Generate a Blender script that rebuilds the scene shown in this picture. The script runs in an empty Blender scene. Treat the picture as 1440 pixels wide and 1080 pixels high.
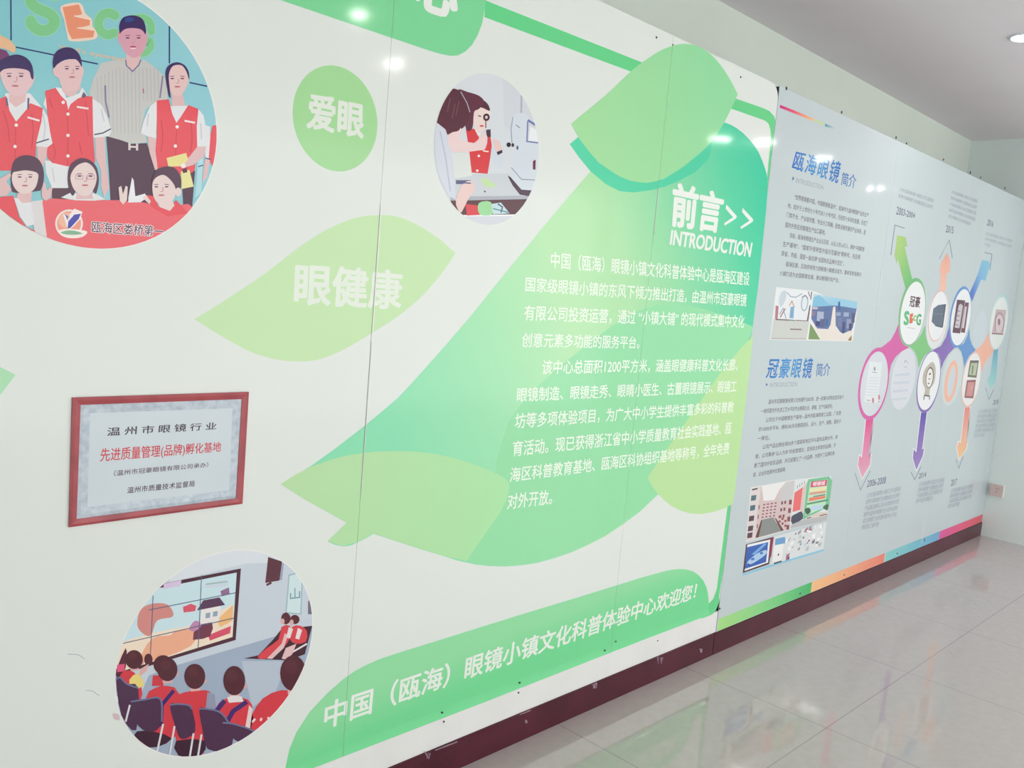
import bpy, bmesh, math, random
from mathutils import Vector, Euler, Matrix
from mathutils.geometry import tessellate_polygon
random.seed(4)
scene = bpy.context.scene
COL = scene.collection

# ------------------------------------------------------------------ camera, world, exposure
FPX = 1224.93                       # focal length in pixels of a 1440 px wide frame
CAM = Vector((0.0, -1.927, 1.575))
ROT = Euler((math.radians(83.68120), math.radians(-4.92579), math.radians(-45.29845)), 'XYZ')
cd = bpy.data.cameras.new('camera'); cam = bpy.data.objects.new('camera', cd); COL.objects.link(cam)
cd.sensor_width = 36.0; cd.lens = FPX / 1440 * 36.0; cd.clip_start = 0.02
cam.location = CAM; cam.rotation_euler = ROT
scene.camera = cam

w = bpy.data.worlds.new('world'); scene.world = w; w.use_nodes = True
w.node_tree.nodes['Background'].inputs[0].default_value = (0.97, 1.0, 0.98, 1)
w.node_tree.nodes['Background'].inputs[1].default_value = 2.9
vs = scene.view_settings
vs.view_transform = 'Standard'; vs.look = 'None'; vs.gamma = 1.0; vs.use_curve_mapping = False
vs.exposure = -0.09

CEIL = 2.99        # ceiling height
XFAR = 7.27        # far wall
YREAR = 0.46       # plastered wall behind the boards
XL, YB = -5.0, -6.5

# ------------------------------------------------------------------ pixel rays onto the real planes
RM = ROT.to_matrix()
def ray(u, v): return RM @ Vector(((u - 720) / FPX, (540 - v) / FPX, -1.0))
def W(u, v, y=0.0):
    d = ray(u, v); t = (y - CAM.y) / d.y
    p = CAM + d * t
    return (p.x, p.z)
def hit(u, v, axis, val):
    d = ray(u, v); return CAM + d * ((val - CAM[axis]) / d[axis])

# ------------------------------------------------------------------ materials
def lin(c):
    f = lambda x: x / 12.92 if x <= 0.04045 else ((x + 0.055) / 1.055) ** 2.4
    return (f(c[0] / 255), f(c[1] / 255), f(c[2] / 255), 1)
def new_mat(name, rough=0.5, spec=0.5):
    m = bpy.data.materials.new(name); m.use_nodes = True
    b = m.node_tree.nodes['Principled BSDF']
    b.inputs['Roughness'].default_value = rough
    b.inputs['Specular IOR Level'].default_value = spec
    return m, m.node_tree, b
def add_bump(nt, b, scale, strength, dist=0.01, detail=2.0, stretch=None):
    g = nt.nodes.new('ShaderNodeNewGeometry'); n = nt.nodes.new('ShaderNodeTexNoise')
    n.inputs['Scale'].default_value = scale; n.inputs['Detail'].default_value = detail
    if stretch:
        mp = nt.nodes.new('ShaderNodeMapping'); mp.inputs['Scale'].default_value = stretch
        nt.links.new(g.outputs['Position'], mp.inputs[0]); nt.links.new(mp.outputs[0], n.inputs['Vector'])
    else:
        nt.links.new(g.outputs['Position'], n.inputs['Vector'])
    bu = nt.nodes.new('ShaderNodeBump'); bu.inputs['Strength'].default_value = strength
    bu.inputs['Distance'].default_value = dist
    nt.links.new(n.outputs['Fac'], bu.inputs['Height']); nt.links.new(bu.outputs[0], b.inputs['Normal'])
    return n
PR, PS = 0.085, 0.34                   # gloss of the laminated print
_pm = {}
def pm(c):                           # plain printed colour
    c = tuple(c)
    if c in _pm: return _pm[c]
    m, nt, b = new_mat('print_%02x%02x%02x' % c, PR, PS)
    b.inputs['Base Color'].default_value = lin(c)
    add_bump(nt, b, 3.2, 0.35, 0.012, 1.0, (1.0, 1.0, 0.35))
    _pm[c] = m
    return m
def grad(name, a, b_, stops, frame=None):      # printed colour gradient from pixel a to pixel b_
    if frame: a, b_ = frame(*a), frame(*b_)
    A, B = W(*a), W(*b_)
    m, nt, b = new_mat(name, PR, PS)
    g = nt.nodes.new('ShaderNodeNewGeometry')
    sub = nt.nodes.new('ShaderNodeVectorMath'); sub.operation = 'SUBTRACT'
    sub.inputs[1].default_value = (A[0], 0, A[1])
    dot = nt.nodes.new('ShaderNodeVectorMath'); dot.operation = 'DOT_PRODUCT'
    dx, dz = B[0] - A[0], B[1] - A[1]; L = dx * dx + dz * dz
    dot.inputs[1].default_value = (dx / L, 0, dz / L)
    nt.links.new(g.outputs['Position'], sub.inputs[0]); nt.links.new(sub.outputs[0], dot.inputs[0])
    r = nt.nodes.new('ShaderNodeValToRGB')
    els = r.color_ramp.elements
    while len(els) < len(stops): els.new(0.5)
    for e, (t, c) in zip(els, stops): e.position = t; e.color = lin(c)
    nt.links.new(dot.outputs['Value'], r.inputs[0]); nt.links.new(r.outputs[0], b.inputs['Base Color'])
    add_bump(nt, b, 3.2, 0.35, 0.012, 1.0, (1.0, 1.0, 0.35))
    return m
def mottled(name, c1, c2, scale, rough, spec=0.5, bump=0.0, bscale=60, detail=4):
    m, nt, b = new_mat(name, rough, spec)
    g = nt.nodes.new('ShaderNodeNewGeometry'); n = nt.nodes.new('ShaderNodeTexNoise')
    n.inputs['Scale'].default_value = scale; n.inputs['Detail'].default_value = detail
    nt.links.new(g.outputs['Position'], n.inputs['Vector'])
    r = nt.nodes.new('ShaderNodeValToRGB')
    r.color_ramp.elements[0].position = 0.3; r.color_ramp.elements[0].color = lin(c1)
    r.color_ramp.elements[1].position = 0.7; r.color_ramp.elements[1].color = lin(c2)
    nt.links.new(n.outputs['Fac'], r.inputs[0]); nt.links.new(r.outputs[0], b.inputs['Base Color'])
    if bump: add_bump(nt, b, bscale, bump, 0.002)
    return m
def mat(x): return x if isinstance(x, bpy.types.Material) else pm(x)

M_CEIL = mottled('ceiling_paint', (240, 235, 239), (244, 239, 243), 1.5, 0.85, 0.2, 0.03)
M_REAR = mottled('rear_wall_paint', (213, 221, 212), (219, 227, 218), 1.2, 0.8, 0.2, 0.03)
M_FARW = mottled('far_wall_paint', (224, 235, 233), (229, 240, 238), 1.2, 0.7, 0.3, 0.03)
M_DARK = mottled('partition_core', (46, 36, 44), (58, 46, 54), 8, 0.7)
M_SKIRT = mottled('dark_skirting_laminate', (72, 24, 38), (88, 34, 50), 6, 0.3, 0.3, 0.05, 30)
M_SCREW = mottled('screw_metal', (50, 40, 60), (66, 56, 76), 40, 0.35)
M_WHITE = mottled('white_sheet_edge', (232, 231, 230), (238, 237, 236), 6, 0.3)
M_FRAME = mottled('red_wood_frame', (150, 62, 70), (184, 84, 90), 14, 0.35, 0.5, 0.2, 40)
M_PLATE = mottled('etched_metal_border', (176, 188, 202), (206, 216, 226), 70, 0.3, 0.5, 0.4, 160)
M_PLATE_IN = mottled('brushed_metal_face', (206, 216, 224), (212, 222, 229), 3, 0.3)
M_OUTLET = mottled('outlet_plastic', (212, 190, 186), (217, 196, 192), 10, 0.35)
M_OUTBOX = mottled('outlet_white_box', (238, 236, 230), (243, 241, 236), 10, 0.4)
M_HOLE = mottled('dark_slot', (120, 84, 90), (130, 92, 98), 10, 0.6)
M_RING = mottled('lamp_ring_white', (225, 228, 235), (232, 235, 242), 10, 0.35)
M_SCUFF = mottled('scuff_dust', (140, 110, 128), (172, 148, 160), 60, 0.8)
def emit(name, c, s):
    m = bpy.data.materials.new(name); m.use_nodes = True; nt = m.node_tree; nt.nodes.clear()
    e = nt.nodes.new('ShaderNodeEmission'); e.inputs[0].default_value = (*c, 1); e.inputs[1].default_value = s
    o = nt.nodes.new('ShaderNodeOutputMaterial'); nt.links.new(e.outputs[0], o.inputs[0]); return m
M_LAMP = emit('lamp_diffuser', (1.0, 0.98, 0.93), 120.0)

def floor_material():
    m, nt, b = new_mat('polished_floor_tile', 0.05, 0.9)
    g = nt.nodes.new('ShaderNodeNewGeometry'); sp = nt.nodes.new('ShaderNodeSeparateXYZ')
    nt.links.new(g.outputs['Position'], sp.inputs[0])
    def chain(src, off):
        x = src
        for op, v in (('SUBTRACT', off), ('DIVIDE', 0.835), ('FRACT', None), ('SUBTRACT', 0.5), ('ABSOLUTE', None), ('GREATER_THAN', 0.4979)):
            n = nt.nodes.new('ShaderNodeMath'); n.operation = op
            nt.links.new(x, n.inputs[0])
            if v is not None: n.inputs[1].default_value = v
            x = n.outputs[0]
        return x
    gx, gy = chain(sp.outputs['X'], 3.215), chain(sp.outputs['Y'], -0.645)
    mx = nt.nodes.new('ShaderNodeMath'); mx.operation = 'MAXIMUM'
    nt.links.new(gx, mx.inputs[0]); nt.links.new(gy, mx.inputs[1])
    n = nt.nodes.new('ShaderNodeTexNoise'); n.inputs['Scale'].default_value = 26; n.inputs['Detail'].default_value = 6
    nt.links.new(g.outputs['Position'], n.inputs['Vector'])
    r = nt.nodes.new('ShaderNodeValToRGB')
    r.color_ramp.elements[0].position = .3; r.color_ramp.elements[0].color = lin((194, 184, 182))
    r.color_ramp.elements[1].position = .7; r.color_ramp.elements[1].color = lin((200, 190, 188))
    nt.links.new(n.outputs['Fac'], r.inputs[0])
    mix = nt.nodes.new('ShaderNodeMix'); mix.data_type = 'RGBA'
    nt.links.new(mx.outputs[0], mix.inputs['Factor']); nt.links.new(r.outputs[0], mix.inputs['A'])
    mix.inputs['B'].default_value = lin((164, 148, 152))
    nt.links.new(mix.outputs['Result'], b.inputs['Base Color'])
    return m
M_FLOOR = floor_material()

# ------------------------------------------------------------------ object helpers
def tag(o, label=None, cat=None, group=None, kind=None):
    for k, v in (('label', label), ('category', cat), ('group', group), ('kind', kind)):
        if v: o[k] = v
    return o
def thing(name, loc, label, cat, group=None):
    o = bpy.data.objects.new(name, None); o.empty_display_size = 0.1; COL.objects.link(o)
    o.location = loc; tag(o, label, cat, group); return o
def base_of(parent):
    while parent is not None and parent.parent is not None: parent = parent.parent
    return Vector(parent.location) if parent is not None else Vector((0, 0, 0))
def mesh_obj(name, verts, faces, mats, idx=None, parent=None, label=None, smooth=False):
    b = base_of(parent)
    me = bpy.data.meshes.new(name)
    me.from_pydata([tuple(Vector(v) - b) for v in verts], [], faces)
    for m in mats: me.materials.append(m)
    if idx: me.polygons.foreach_set('material_index', idx)
    if smooth: me.polygons.foreach_set('use_smooth', [True] * len(me.polygons))
    me.update()
    o = bpy.data.objects.new(name, me); COL.objects.link(o)
    if parent is not None: o.parent = parent
    if label: o['label'] = label
    return o
def bm_obj(name, bm, m, parent=None, label=None, smooth=False):
    bmesh.ops.recalc_face_normals(bm, faces=bm.faces)
    b = base_of(parent)
    bmesh.ops.translate(bm, verts=bm.verts, vec=-b)
    me = bpy.data.meshes.new(name); bm.to_mesh(me); bm.free(); me.materials.append(m)
    if smooth: me.polygons.foreach_set('use_smooth', [True] * len(me.polygons))
    o = bpy.data.objects.new(name, me); COL.objects.link(o)
    if parent is not None: o.parent = parent
    if label: o['label'] = label
    return o
def add_box(bm, x0, x1, y0, y1, z0, z1, bevel=0.0):
    r = bmesh.ops.create_cube(bm, size=1.0)
    for v in r['verts']:
        v.co = Vector((x0 + (v.co.x + .5) * (x1 - x0), y0 + (v.co.y + .5) * (y1 - y0), z0 + (v.co.z + .5) * (z1 - z0)))
    if bevel:
        es = list({e for v in r['verts'] for e in v.link_edges})
        bmesh.ops.bevel(bm, geom=es, offset=bevel, segments=2, affect='EDGES')
def box(name, x0, x1, y0, y1, z0, z1, m, parent=None, bevel=0.0, label=None):
    bm = bmesh.new(); add_box(bm, x0, x1, y0, y1, z0, z1, bevel); return bm_obj(name, bm, m, parent, label)

# ------------------------------------------------------------------ flat print helpers
def frame(ox, oy, s): return lambda x, y: (ox + x / s, oy + y / s)
PX = lambda x, y: (x, y)
def smooth_pts(pts, n=5, closed=True):
    """Catmull-Rom; a third value of 1 marks a sharp corner"""
    N = len(pts); out = []
    for i in range(N if closed else N - 1):
        p0, p1, p2, p3 = pts[(i - 1) % N], pts[i], pts[(i + 1) % N], pts[(i + 2) % N]
        c1 = len(p1) > 2 or (not closed and i == 0); c2 = len(p2) > 2 or (not closed and i == N - 2)
        m1 = ((p2[0] - p0[0]) / 2, (p2[1] - p0[1]) / 2) if not c1 else ((p2[0] - p1[0]) * .9, (p2[1] - p1[1]) * .9)
        m2 = ((p3[0] - p1[0]) / 2, (p3[1] - p1[1]) / 2) if not c2 else ((p2[0] - p1[0]) * .9, (p2[1] - p1[1]) * .9)
        for k in range(n):
            t = k / n; a = 2*t**3 - 3*t*t + 1; b = t**3 - 2*t*t + t; c = -2*t**3 + 3*t*t; d = t**3 - t*t
            out.append((a*p1[0] + b*m1[0] + c*p2[0] + d*m2[0], a*p1[1] + b*m1[1] + c*p2[1] + d*m2[1]))
    if not closed: out.append(tuple(pts[-1][:2]))
    return out
def tess(poly):
    t = tessellate_polygon([[Vector((x, z, 0)) for x, z in poly]])
    return [[poly[i] for i in f] for f in t]
def clip_half(poly, a, b, c):        # keep a*x+b*z+c >= 0
    out = []; n = len(poly)
    for i in range(n):
        p, q = poly[i], poly[(i + 1) % n]
        dp, dq = a*p[0] + b*p[1] + c, a*q[0] + b*q[1] + c
        if dp >= 0: out.append(p)
        if (dp >= 0) != (dq >= 0):
            t = dp / (dp - dq); out.append((p[0] + t*(q[0] - p[0]), p[1] + t*(q[1] - p[1])))
    return out
def halfplanes(poly):
    A = sum(poly[i][0]*poly[(i+1) % len(poly)][1] - poly[(i+1) % len(poly)][0]*poly[i][1] for i in range(len(poly)))
    P = poly if A > 0 else poly[::-1]
    H = []
    for i in range(len(P)):
        p, q = P[i], P[(i + 1) % len(P)]
        a, b = -(q[1] - p[1]), (q[0] - p[0]); H.append((a, b, -(a*p[0] + b*p[1])))
    return H
def clip_all(polys, H):
    out = []
    for p in polys:
        for h in H:
            if any(h[0]*x + h[1]*z + h[2] < 0 for x, z in p):
                p = clip_half(p, *h)
                if len(p) < 3: break
        if len(p) >= 3: out.append(p)
    return out
def cut_out(polys, x0, x1):          # remove a vertical slot (a seam) from the polygons
    out = []
    for p in polys:
        xs = [q[0] for q in p]
        if max(xs) <= x0 or min(xs) >= x1: out.append(p); continue
        for h in ((-1, 0, x0), (1, 0, -x1)):
            r = clip_half(p, *h)
            if len(r) >= 3: out.append(r)
    return out
def split_z(polys, zs):
    for z in zs:
        out = []
        for p in polys:
            v = [q[1] for q in p]
            if max(v) <= z or min(v) >= z: out.append(p); continue
            for h in ((0, 1, -z), (0, -1, z)):
                r = clip_half(p, *h)
                if len(r) >= 3: out.append(r)
        polys = out
    return polys
_glyph = {}
def glyph_polys(s, shear=0.0, space=1.0):
    key = (s, shear, space)
    if key in _glyph: return _glyph[key]
    c = bpy.data.curves.new('t', 'FONT'); c.body = s; c.size = 1.0; c.resolution_u = 3; c.shear = shear; c.space_character = space
    o = bpy.data.objects.new('t', c); me = o.to_mesh()
    V = [(v.co.x, v.co.y) for v in me.vertices]; F = [tuple(p.vertices) for p in me.polygons]
    o.to_mesh_clear(); bpy.data.objects.remove(o); bpy.data.curves.remove(c)
    xs = [v[0] for v in V]; ys = [v[1] for v in V]
    x0, x1, y0, y1 = min(xs), max(xs), min(ys), max(ys)
    V = [((x - x0) / (x1 - x0), (y - y0) / (y1 - y0)) for x, y in V]
    r = ([[V[i] for i in f] for f in F], x1 - x0, y1 - y0)
    _glyph[key] = r
    return r

class Art:
    """shapes printed flat on the plane y = -base, in reading order from back to front"""
    def __init__(self, fr=PX, base=0.0006, clip=None, seams=(), zsplit=None, bend=None, k=0.3):
        base *= k
        self.fr, self.base, self.clip, self.seams, self.bend, self.zsplit = fr, base, clip, seams, bend, zsplit
        self.L = []
    def w(self, p): return W(*self.fr(p[0], p[1]), -self.base)
    def add(self, c, pts, sm=0):
        if sm: pts = smooth_pts(pts, sm if sm > 1 else 5)
        self.L.append((mat(c), tess([self.w(p) for p in pts]))); return self
    def raw(self, c, polys): self.L.append((mat(c), polys)); return self
    def ell(self, c, cx, cy, rx, ry, n=20, rot=0.0):
        cs, sn = math.cos(rot), math.sin(rot)
        return self.add(c, [(cx + rx*math.cos(a)*cs - ry*math.sin(a)*sn, cy + rx*math.cos(a)*sn + ry*math.sin(a)*cs)
                            for a in (2*math.pi*k/n for k in range(n))])
    def line(self, c, pts, wd, sm=0):
        if sm: pts = smooth_pts(pts, 5, False)
        n = len(pts); nr = []
        for i in range(n - 1):
            (x0, y0), (x1, y1) = pts[i][:2], pts[i+1][:2]; d = math.hypot(x1-x0, y1-y0) or 1
            nr.append((-(y1-y0)/d, (x1-x0)/d))
        Lf, Rt = [], []
        for i in range(n):
            a, b = nr[max(0, i-1)], nr[min(n-2, i)]
            mx, my = a[0]+b[0], a[1]+b[1]; q = mx*mx+my*my
            if q < 0.5: mx, my, q = b[0]*2, b[1]*2, 4.0
            k = wd / q
            Lf.append(self.w((pts[i][0]+mx*k, pts[i][1]+my*k))); Rt.append(self.w((pts[i][0]-mx*k, pts[i][1]-my*k)))
        P = [[Lf[i], Lf[i+1], Rt[i+1], Rt[i]] for i in range(n - 1)]
        self.L.append((mat(c), P)); return self
    def text(self, c, s, tl, tr, br, bl, bold=0.0, shear=0.0, space=1.0):
        G, gw, gh = glyph_polys(s, shear, space)
        q = [self.w(p) for p in (tl, tr, br, bl)]
        offs = [(0, 0)]
        if bold:
            bx, by = bold / gw, bold / gh
            offs = [(bx, 0), (-bx, 0), (0, by*.8), (0, -by*.8), (bx*.7, by*.6), (-bx*.7, by*.6), (bx*.7, -by*.6), (-bx*.7, -by*.6)]
        for ox, oy in offs[::-1]:
            P = []
            for f in G:
                r = []
                for u, v in f:
                    u += ox; v = 1 - (v + oy)
                    r.append(tuple((1-u)*(1-v)*q[0][k] + u*(1-v)*q[1][k] + u*v*q[2][k] + (1-u)*v*q[3][k] for k in (0, 1)))
                P.append(r)
            self.L.append((mat(c), P, 0.0000015))
        self.L[-1] = self.L[-1][:2]
        return self
    def build(self, name, parent=None, label=None):
        V, F, I, mats = [], [], [], []
        step = 0.000008
        off = 0.0
        for m, polys, *inc in self.L:
            if self.clip: polys = clip_all(polys, self.clip)
            for s in self.seams: polys = cut_out(polys, s - 0.0006, s + 0.0006)
            if self.zsplit: polys = split_z(polys, self.zsplit)
            if m not in mats: mats.append(m)
            mi = mats.index(m); y = -(self.base + off); off += inc[0] if inc else step
            for p in polys:
                a = sum(p[i][0]*p[(i+1) % len(p)][1] - p[(i+1) % len(p)][0]*p[i][1] for i in range(len(p)))
                if abs(a) < 1e-9: continue
                if a < 0: p = p[::-1]              # normal toward -y
                n = len(V)
                for x, z in p: V.append((x, y + (self.bend(x, z) if self.bend else 0.0), z))
                F.append(tuple(range(n, n + len(p)))); I.append(mi)
        return mesh_obj(name, V, F, mats, I, parent, label)
def circle3(a, b, c):
    (x1, y1), (x2, y2), (x3, y3) = a, b, c
    d = 2*(x1*(y2-y3) + x2*(y3-y1) + x3*(y1-y2))
    ux = ((x1*x1+y1*y1)*(y2-y3) + (x2*x2+y2*y2)*(y3-y1) + (x3*x3+y3*y3)*(y1-y2)) / d
    uy = ((x1*x1+y1*y1)*(x3-x2) + (x2*x2+y2*y2)*(x1-x3) + (x3*x3+y3*y3)*(x2-x1)) / d
    return ux, uy, math.hypot(x1-ux, y1-uy)
def ring(cx, cz, rx, rz, n=72): return [(cx + rx*math.cos(2*math.pi*k/n), cz + rz*math.sin(2*math.pi*k/n)) for k in range(n)]

#@@SETTING
# ------------------------------------------------------------------ the setting
BZ0 = W(1010, 888)[1]              # top of the skirting
TOPZ = W(1095, 119.5)[1]           # top of the boards
EDGE1 = W(1052, 500)[0]            # right edge of the green board
tag(box('floor', XL, 10.5, YB, YREAR, -0.06, 0.0, M_FLOOR), kind='structure')
tag(box('ceiling', XL, 10.5, YB, YREAR + .1, CEIL, CEIL + .08, M_CEIL), kind='structure')
tag(box('wall_rear', -0.65, XFAR + .1, YREAR, YREAR + .1, 0, CEIL, M_REAR), kind='structure')
tag(box('wall_far', XFAR, XFAR + .1, -0.95, YREAR, 0, CEIL, M_FARW), kind='structure')
tag(box('wall_right_added', 10.4, 10.5, YB, -0.95, 0, CEIL, M_FARW), kind='structure')  # unseen wall added to cut the bright reflection on the blue board
tag(box('wall_end', XFAR + .1, 10.5, -0.95, -0.85, 0, CEIL, M_FARW), kind='structure')
tag(box('wall_left_added', -0.75, -0.65, -3.6, YREAR, 0, CEIL, M_REAR), kind='structure')  # unseen wall added to block light and darken the board's left side
tag(box('wall_partition', -0.65, XFAR - .001, 0.016, 0.11, 0, TOPZ - 0.002, M_DARK), kind='structure')
JX = W(1003, 900)[0]
b = box('baseboard_left', -0.65, JX - 0.0015, -0.004, 0.016, 0, BZ0, M_SKIRT, bevel=0.0015); tag(b, kind='structure')
b = box('baseboard_right', JX + 0.0015, XFAR - .001, -0.004, 0.016, 0, BZ0, M_SKIRT, bevel=0.0015); tag(b, kind='structure')
sc = Art(PX, 0.0043, k=1)
for u, v, r in ((928, 928, 5), (836, 964, 4), (986, 915, 2.5), (601, 1062, 5), (740, 1015, 2)):
    for k in range(5):
        a = random.uniform(-.6, .6); sc.line(M_SCUFF, [(u + random.uniform(-r, r), v - r + random.uniform(-1, 2)), (u + random.uniform(-r, r)*.6, v + r)], random.uniform(.6, 1.6))
sc.line(M_SCUFF, [(612, 1055), (643, 1043)], 1.6); sc.line(M_SCUFF, [(731, 1005), (746, 999)], 1.2)
tag(sc.build('scuff_marks'), kind='structure')  # pale scuff marks on the skirting

# ------------------------------------------------------------------ the white and green board
G1 = thing('display_board', ((XL + EDGE1)/2, 0.0, BZ0), 'large glossy white wall board with green leaf artwork, round photos and white welcome lettering', 'display board')
SEAM1, SEAM2 = W(512, 620)[0], W(897, 540)[0]
SEAMS = (SEAM1, SEAM2)
H5Z = W(738, 964.5)[1]             # bottom edge of the printed sheet
BZT = H5Z + 0.034
def bend(x, z):                    # the lower edge of the print curls away from the backing
    return 0.0 if z >= BZT else -0.004 * ((BZT - z) / (BZT - H5Z)) ** 1.6
ZS = [H5Z + 0.034*k/5 for k in range(1, 6)]
XW = -0.64
# backing strip seen below the print
box('backing_strip', XW, EDGE1 + .002, 0.003, 0.0155, BZ0 + .001, H5Z + .0005, M_WHITE, G1)
def sheet_outline(x0, x1, round_right):
    R = 0.066; pts = []
    if round_right:
        for k in range(7):
            a = -math.pi/2 + k/6*math.pi/2; pts.append((x1 - R + R*math.cos(a), H5Z + R + R*math.sin(a)))
        for k in range(7):
            a = k/6*math.pi/2; pts.append((x1 - R + R*math.cos(a), TOPZ - R + R*math.sin(a)))
    else: pts += [(x1, H5Z), (x1, TOPZ)]
    return pts + [(x0, TOPZ), (x0, H5Z)]
def sheet(x0, x1, round_right):
    pts = sheet_outline(x0, x1, round_right)
    polys = split_z(tess(pts), ZS)
    bm = bmesh.new()
    for p in polys:
        try: bm.faces.new([bm.verts.new((x, bend(x, z), z)) for x, z in p])
        except ValueError: pass
    bmesh.ops.remove_doubles(bm, verts=bm.verts, dist=1e-5)
    r = bmesh.ops.extrude_face_region(bm, geom=list(bm.faces))
    for v in [g for g in r['geom'] if isinstance(g, bmesh.types.BMVert)]: v.co.y += 0.0028
    return bm_obj('printed_sheet', bm, pm((228, 233, 229)), G1)
sheet(XW, SEAM1 - .0005, False); sheet(SEAM1 + .0005, SEAM2 - .0006, False); sheet(SEAM2 + .0006, EDGE1, True)
box('joint_strip', SEAM1 - .02, SEAM1 + .02, 0.003, 0.0155, H5Z + .002, TOPZ - .002, M_WHITE, G1)
# raised pale strips standing for light streaks on the lifted sheet edges
for xs, z0, z1, wd in ((SEAM1 + .002, W(526, 470)[1], W(540, 290)[1], .0022), (SEAM1 + .002, W(508, 700)[1], W(526, 480)[1], .0012), (SEAM2 + .002, W(917, 330)[1], W(920, 262)[1], .0014)):
    bm = bmesh.new(); add_box(bm, xs - wd, xs + wd, -0.0024, 0.0, z0, z1, 0.0008); bm_obj('seam_glint', bm, pm((236, 240, 232)), G1)

def board_art(base=0.0004, fr=PX, **k): return Art(fr, base, seams=SEAMS, **k)
CLB = halfplanes(sheet_outline(XW, EDGE1, True))
# border stripe and banners
A = board_art(0.0003)
A.add((104, 214, 142), [(683, .6), (903, 87.8), (930, 98), (910, 110), (888, 101), (681, 24)])
A.build('border_stripe', G1)
A = board_art(0.0003, clip=CLB, zsplit=ZS, bend=bend)
f = frame(780, 40, 4.153)
A.add((104, 212, 140), [f(*p) for p in ((1000, 392), (1065, 412), (1150, 441), (1225, 468), (1255, 483), (1280, 510), (1294, 550), (1297, 600))] +
      [(1094.2, 180), (1081, 282), (1053.4, 528), (1033, 695), (1028, 733), (1011.2, 838), (1013, 856), (1008, 866), (985, 875), (985, 850), (996.5, 849), (1003, 842), (1008, 828), (1022, 720), (1026, 690), (1040, 600), (1073, 281)] +
      [f(*p) for p in ((1240, 870), (1255, 720), (1263, 640), (1260, 590), (1248, 555), (1228, 538), (1035, 470), (1000, 458))])
A.build('border_stripe', G1)
A = board_art(0.0007)
A.add((128, 218, 158), [(180, -78), (300, -34), (400, 2), (544, 51), (600, 70), (618, 75.5), (633, 78.5), (644, 78), (655, 72), (664, 63), (672, 49), (678, 33), (682, 12), (683.4, 0), (683.6, -8), (560, -58), (200, -210)])
A.build('title_banner', G1)
A = board_art(0.0012); A.text((238, 241, 236), '心', (586, -57), (645, -36), (640, 27), (582, 8), bold=.05); A.build('title_lettering', G1)
f8, f4 = frame(380, 780, 3.6), frame(640, 720, 3.43)
A = board_art(0.0007, clip=CLB, zsplit=ZS, bend=bend)
band = [f8(*p) for p in ((60, 1150), (70, 1110), (82, 1055), (97, 985), (132, 900), (200, 795), (290, 700), (370, 630), (430, 588), (490, 556), (560, 526), (640, 500))] + \
       [f4(*p) for p in ((300, 500), (600, 409), (900, 316), (1000, 288), (1045, 278), (1080, 275), (1115, 277), (1145, 285), (1175, 304), (1197, 330), (1212, 362), (1220, 395), (1224, 440), (1222, 470), (1226, 487))]
zb = H5Z
band_px_end = [(997, 864), (900, 901), (700, 979), (500, 1057.5), (400, 1096.5)]
A.add(grad('band_green', (450, 1000), (450, 1060), [(0, (150, 224, 168)), (1, (118, 220, 152))]), band + band_px_end)
A.build('welcome_banner', G1)
A = board_art(0.0012)
A.text((238, 243, 236), '中国（瓯海）眼镜小镇文化科普体验中心欢迎您！', (458.5, 988), (981, 818.5), (977, 842), (455.5, 1027), bold=.022)
A.build('welcome_lettering', G1)
# disc and small leaves
def disc_w(l, r, t, b):
    xl, xr, zt, zb_ = W(*l)[0], W(*r)[0], W(*t)[1], W(*b)[1]
    return (xl + xr)/2, (zt + zb_)/2, (xr - xl)/2, (zt - zb_)/2
A = board_art(0.0003)
A.raw((168, 222, 158), tess(ring(*disc_w((411.5, 155.5), (531, 173), (463, 89.5), (473, 241)))))
A.build('green_disc', G1, 'pale green disc')
f3 = frame(400, 0, 4.5)
A = board_art(0.0007, f3); A.text((232, 238, 228), '爱眼', (160, 588), (502, 663), (497, 876), (143, 808), bold=.035); A.build('disc_lettering', G1)
f5 = frame(260, 290, 3.6)
A = board_art(0.0003, f5)
A.add((200, 232, 180), [(48, 572, 1), (200, 478), (400, 345), (600, 192), (740, 108), (860, 60), (960, 46), (1060, 50), (1160, 85), (1280, 160), (1370, 238, 1), (1300, 340), (1200, 455), (1080, 556), (950, 640), (800, 728), (680, 775), (580, 785), (460, 775), (330, 735), (180, 655)], 6)
A.build('leaf', G1, 'pale yellow-green leaf with white lettering')
A = board_art(0.0007, f5); A.text((232, 240, 228), '眼健康', (565, 286), (1102, 330), (1090, 520), (556, 494), bold=.03); A.build('leaf_lettering', G1)
for l in ([(95, 920), (108, 920.5), (114, 923), (119, 927)], [(121, 971), (130, 972), (136, 976), (140, 978.5)]):
    A = board_art(0.0003); A.line((168, 174, 186), l, .9, 1); A.build('scratch', G1)
A = board_art(0.0003); A.add((176, 228, 184), [(-60, 470), (-30, 500), (0, 516), (22, 527), (0, 556), (-40, 585)]); A.build('leaf', G1)

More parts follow.
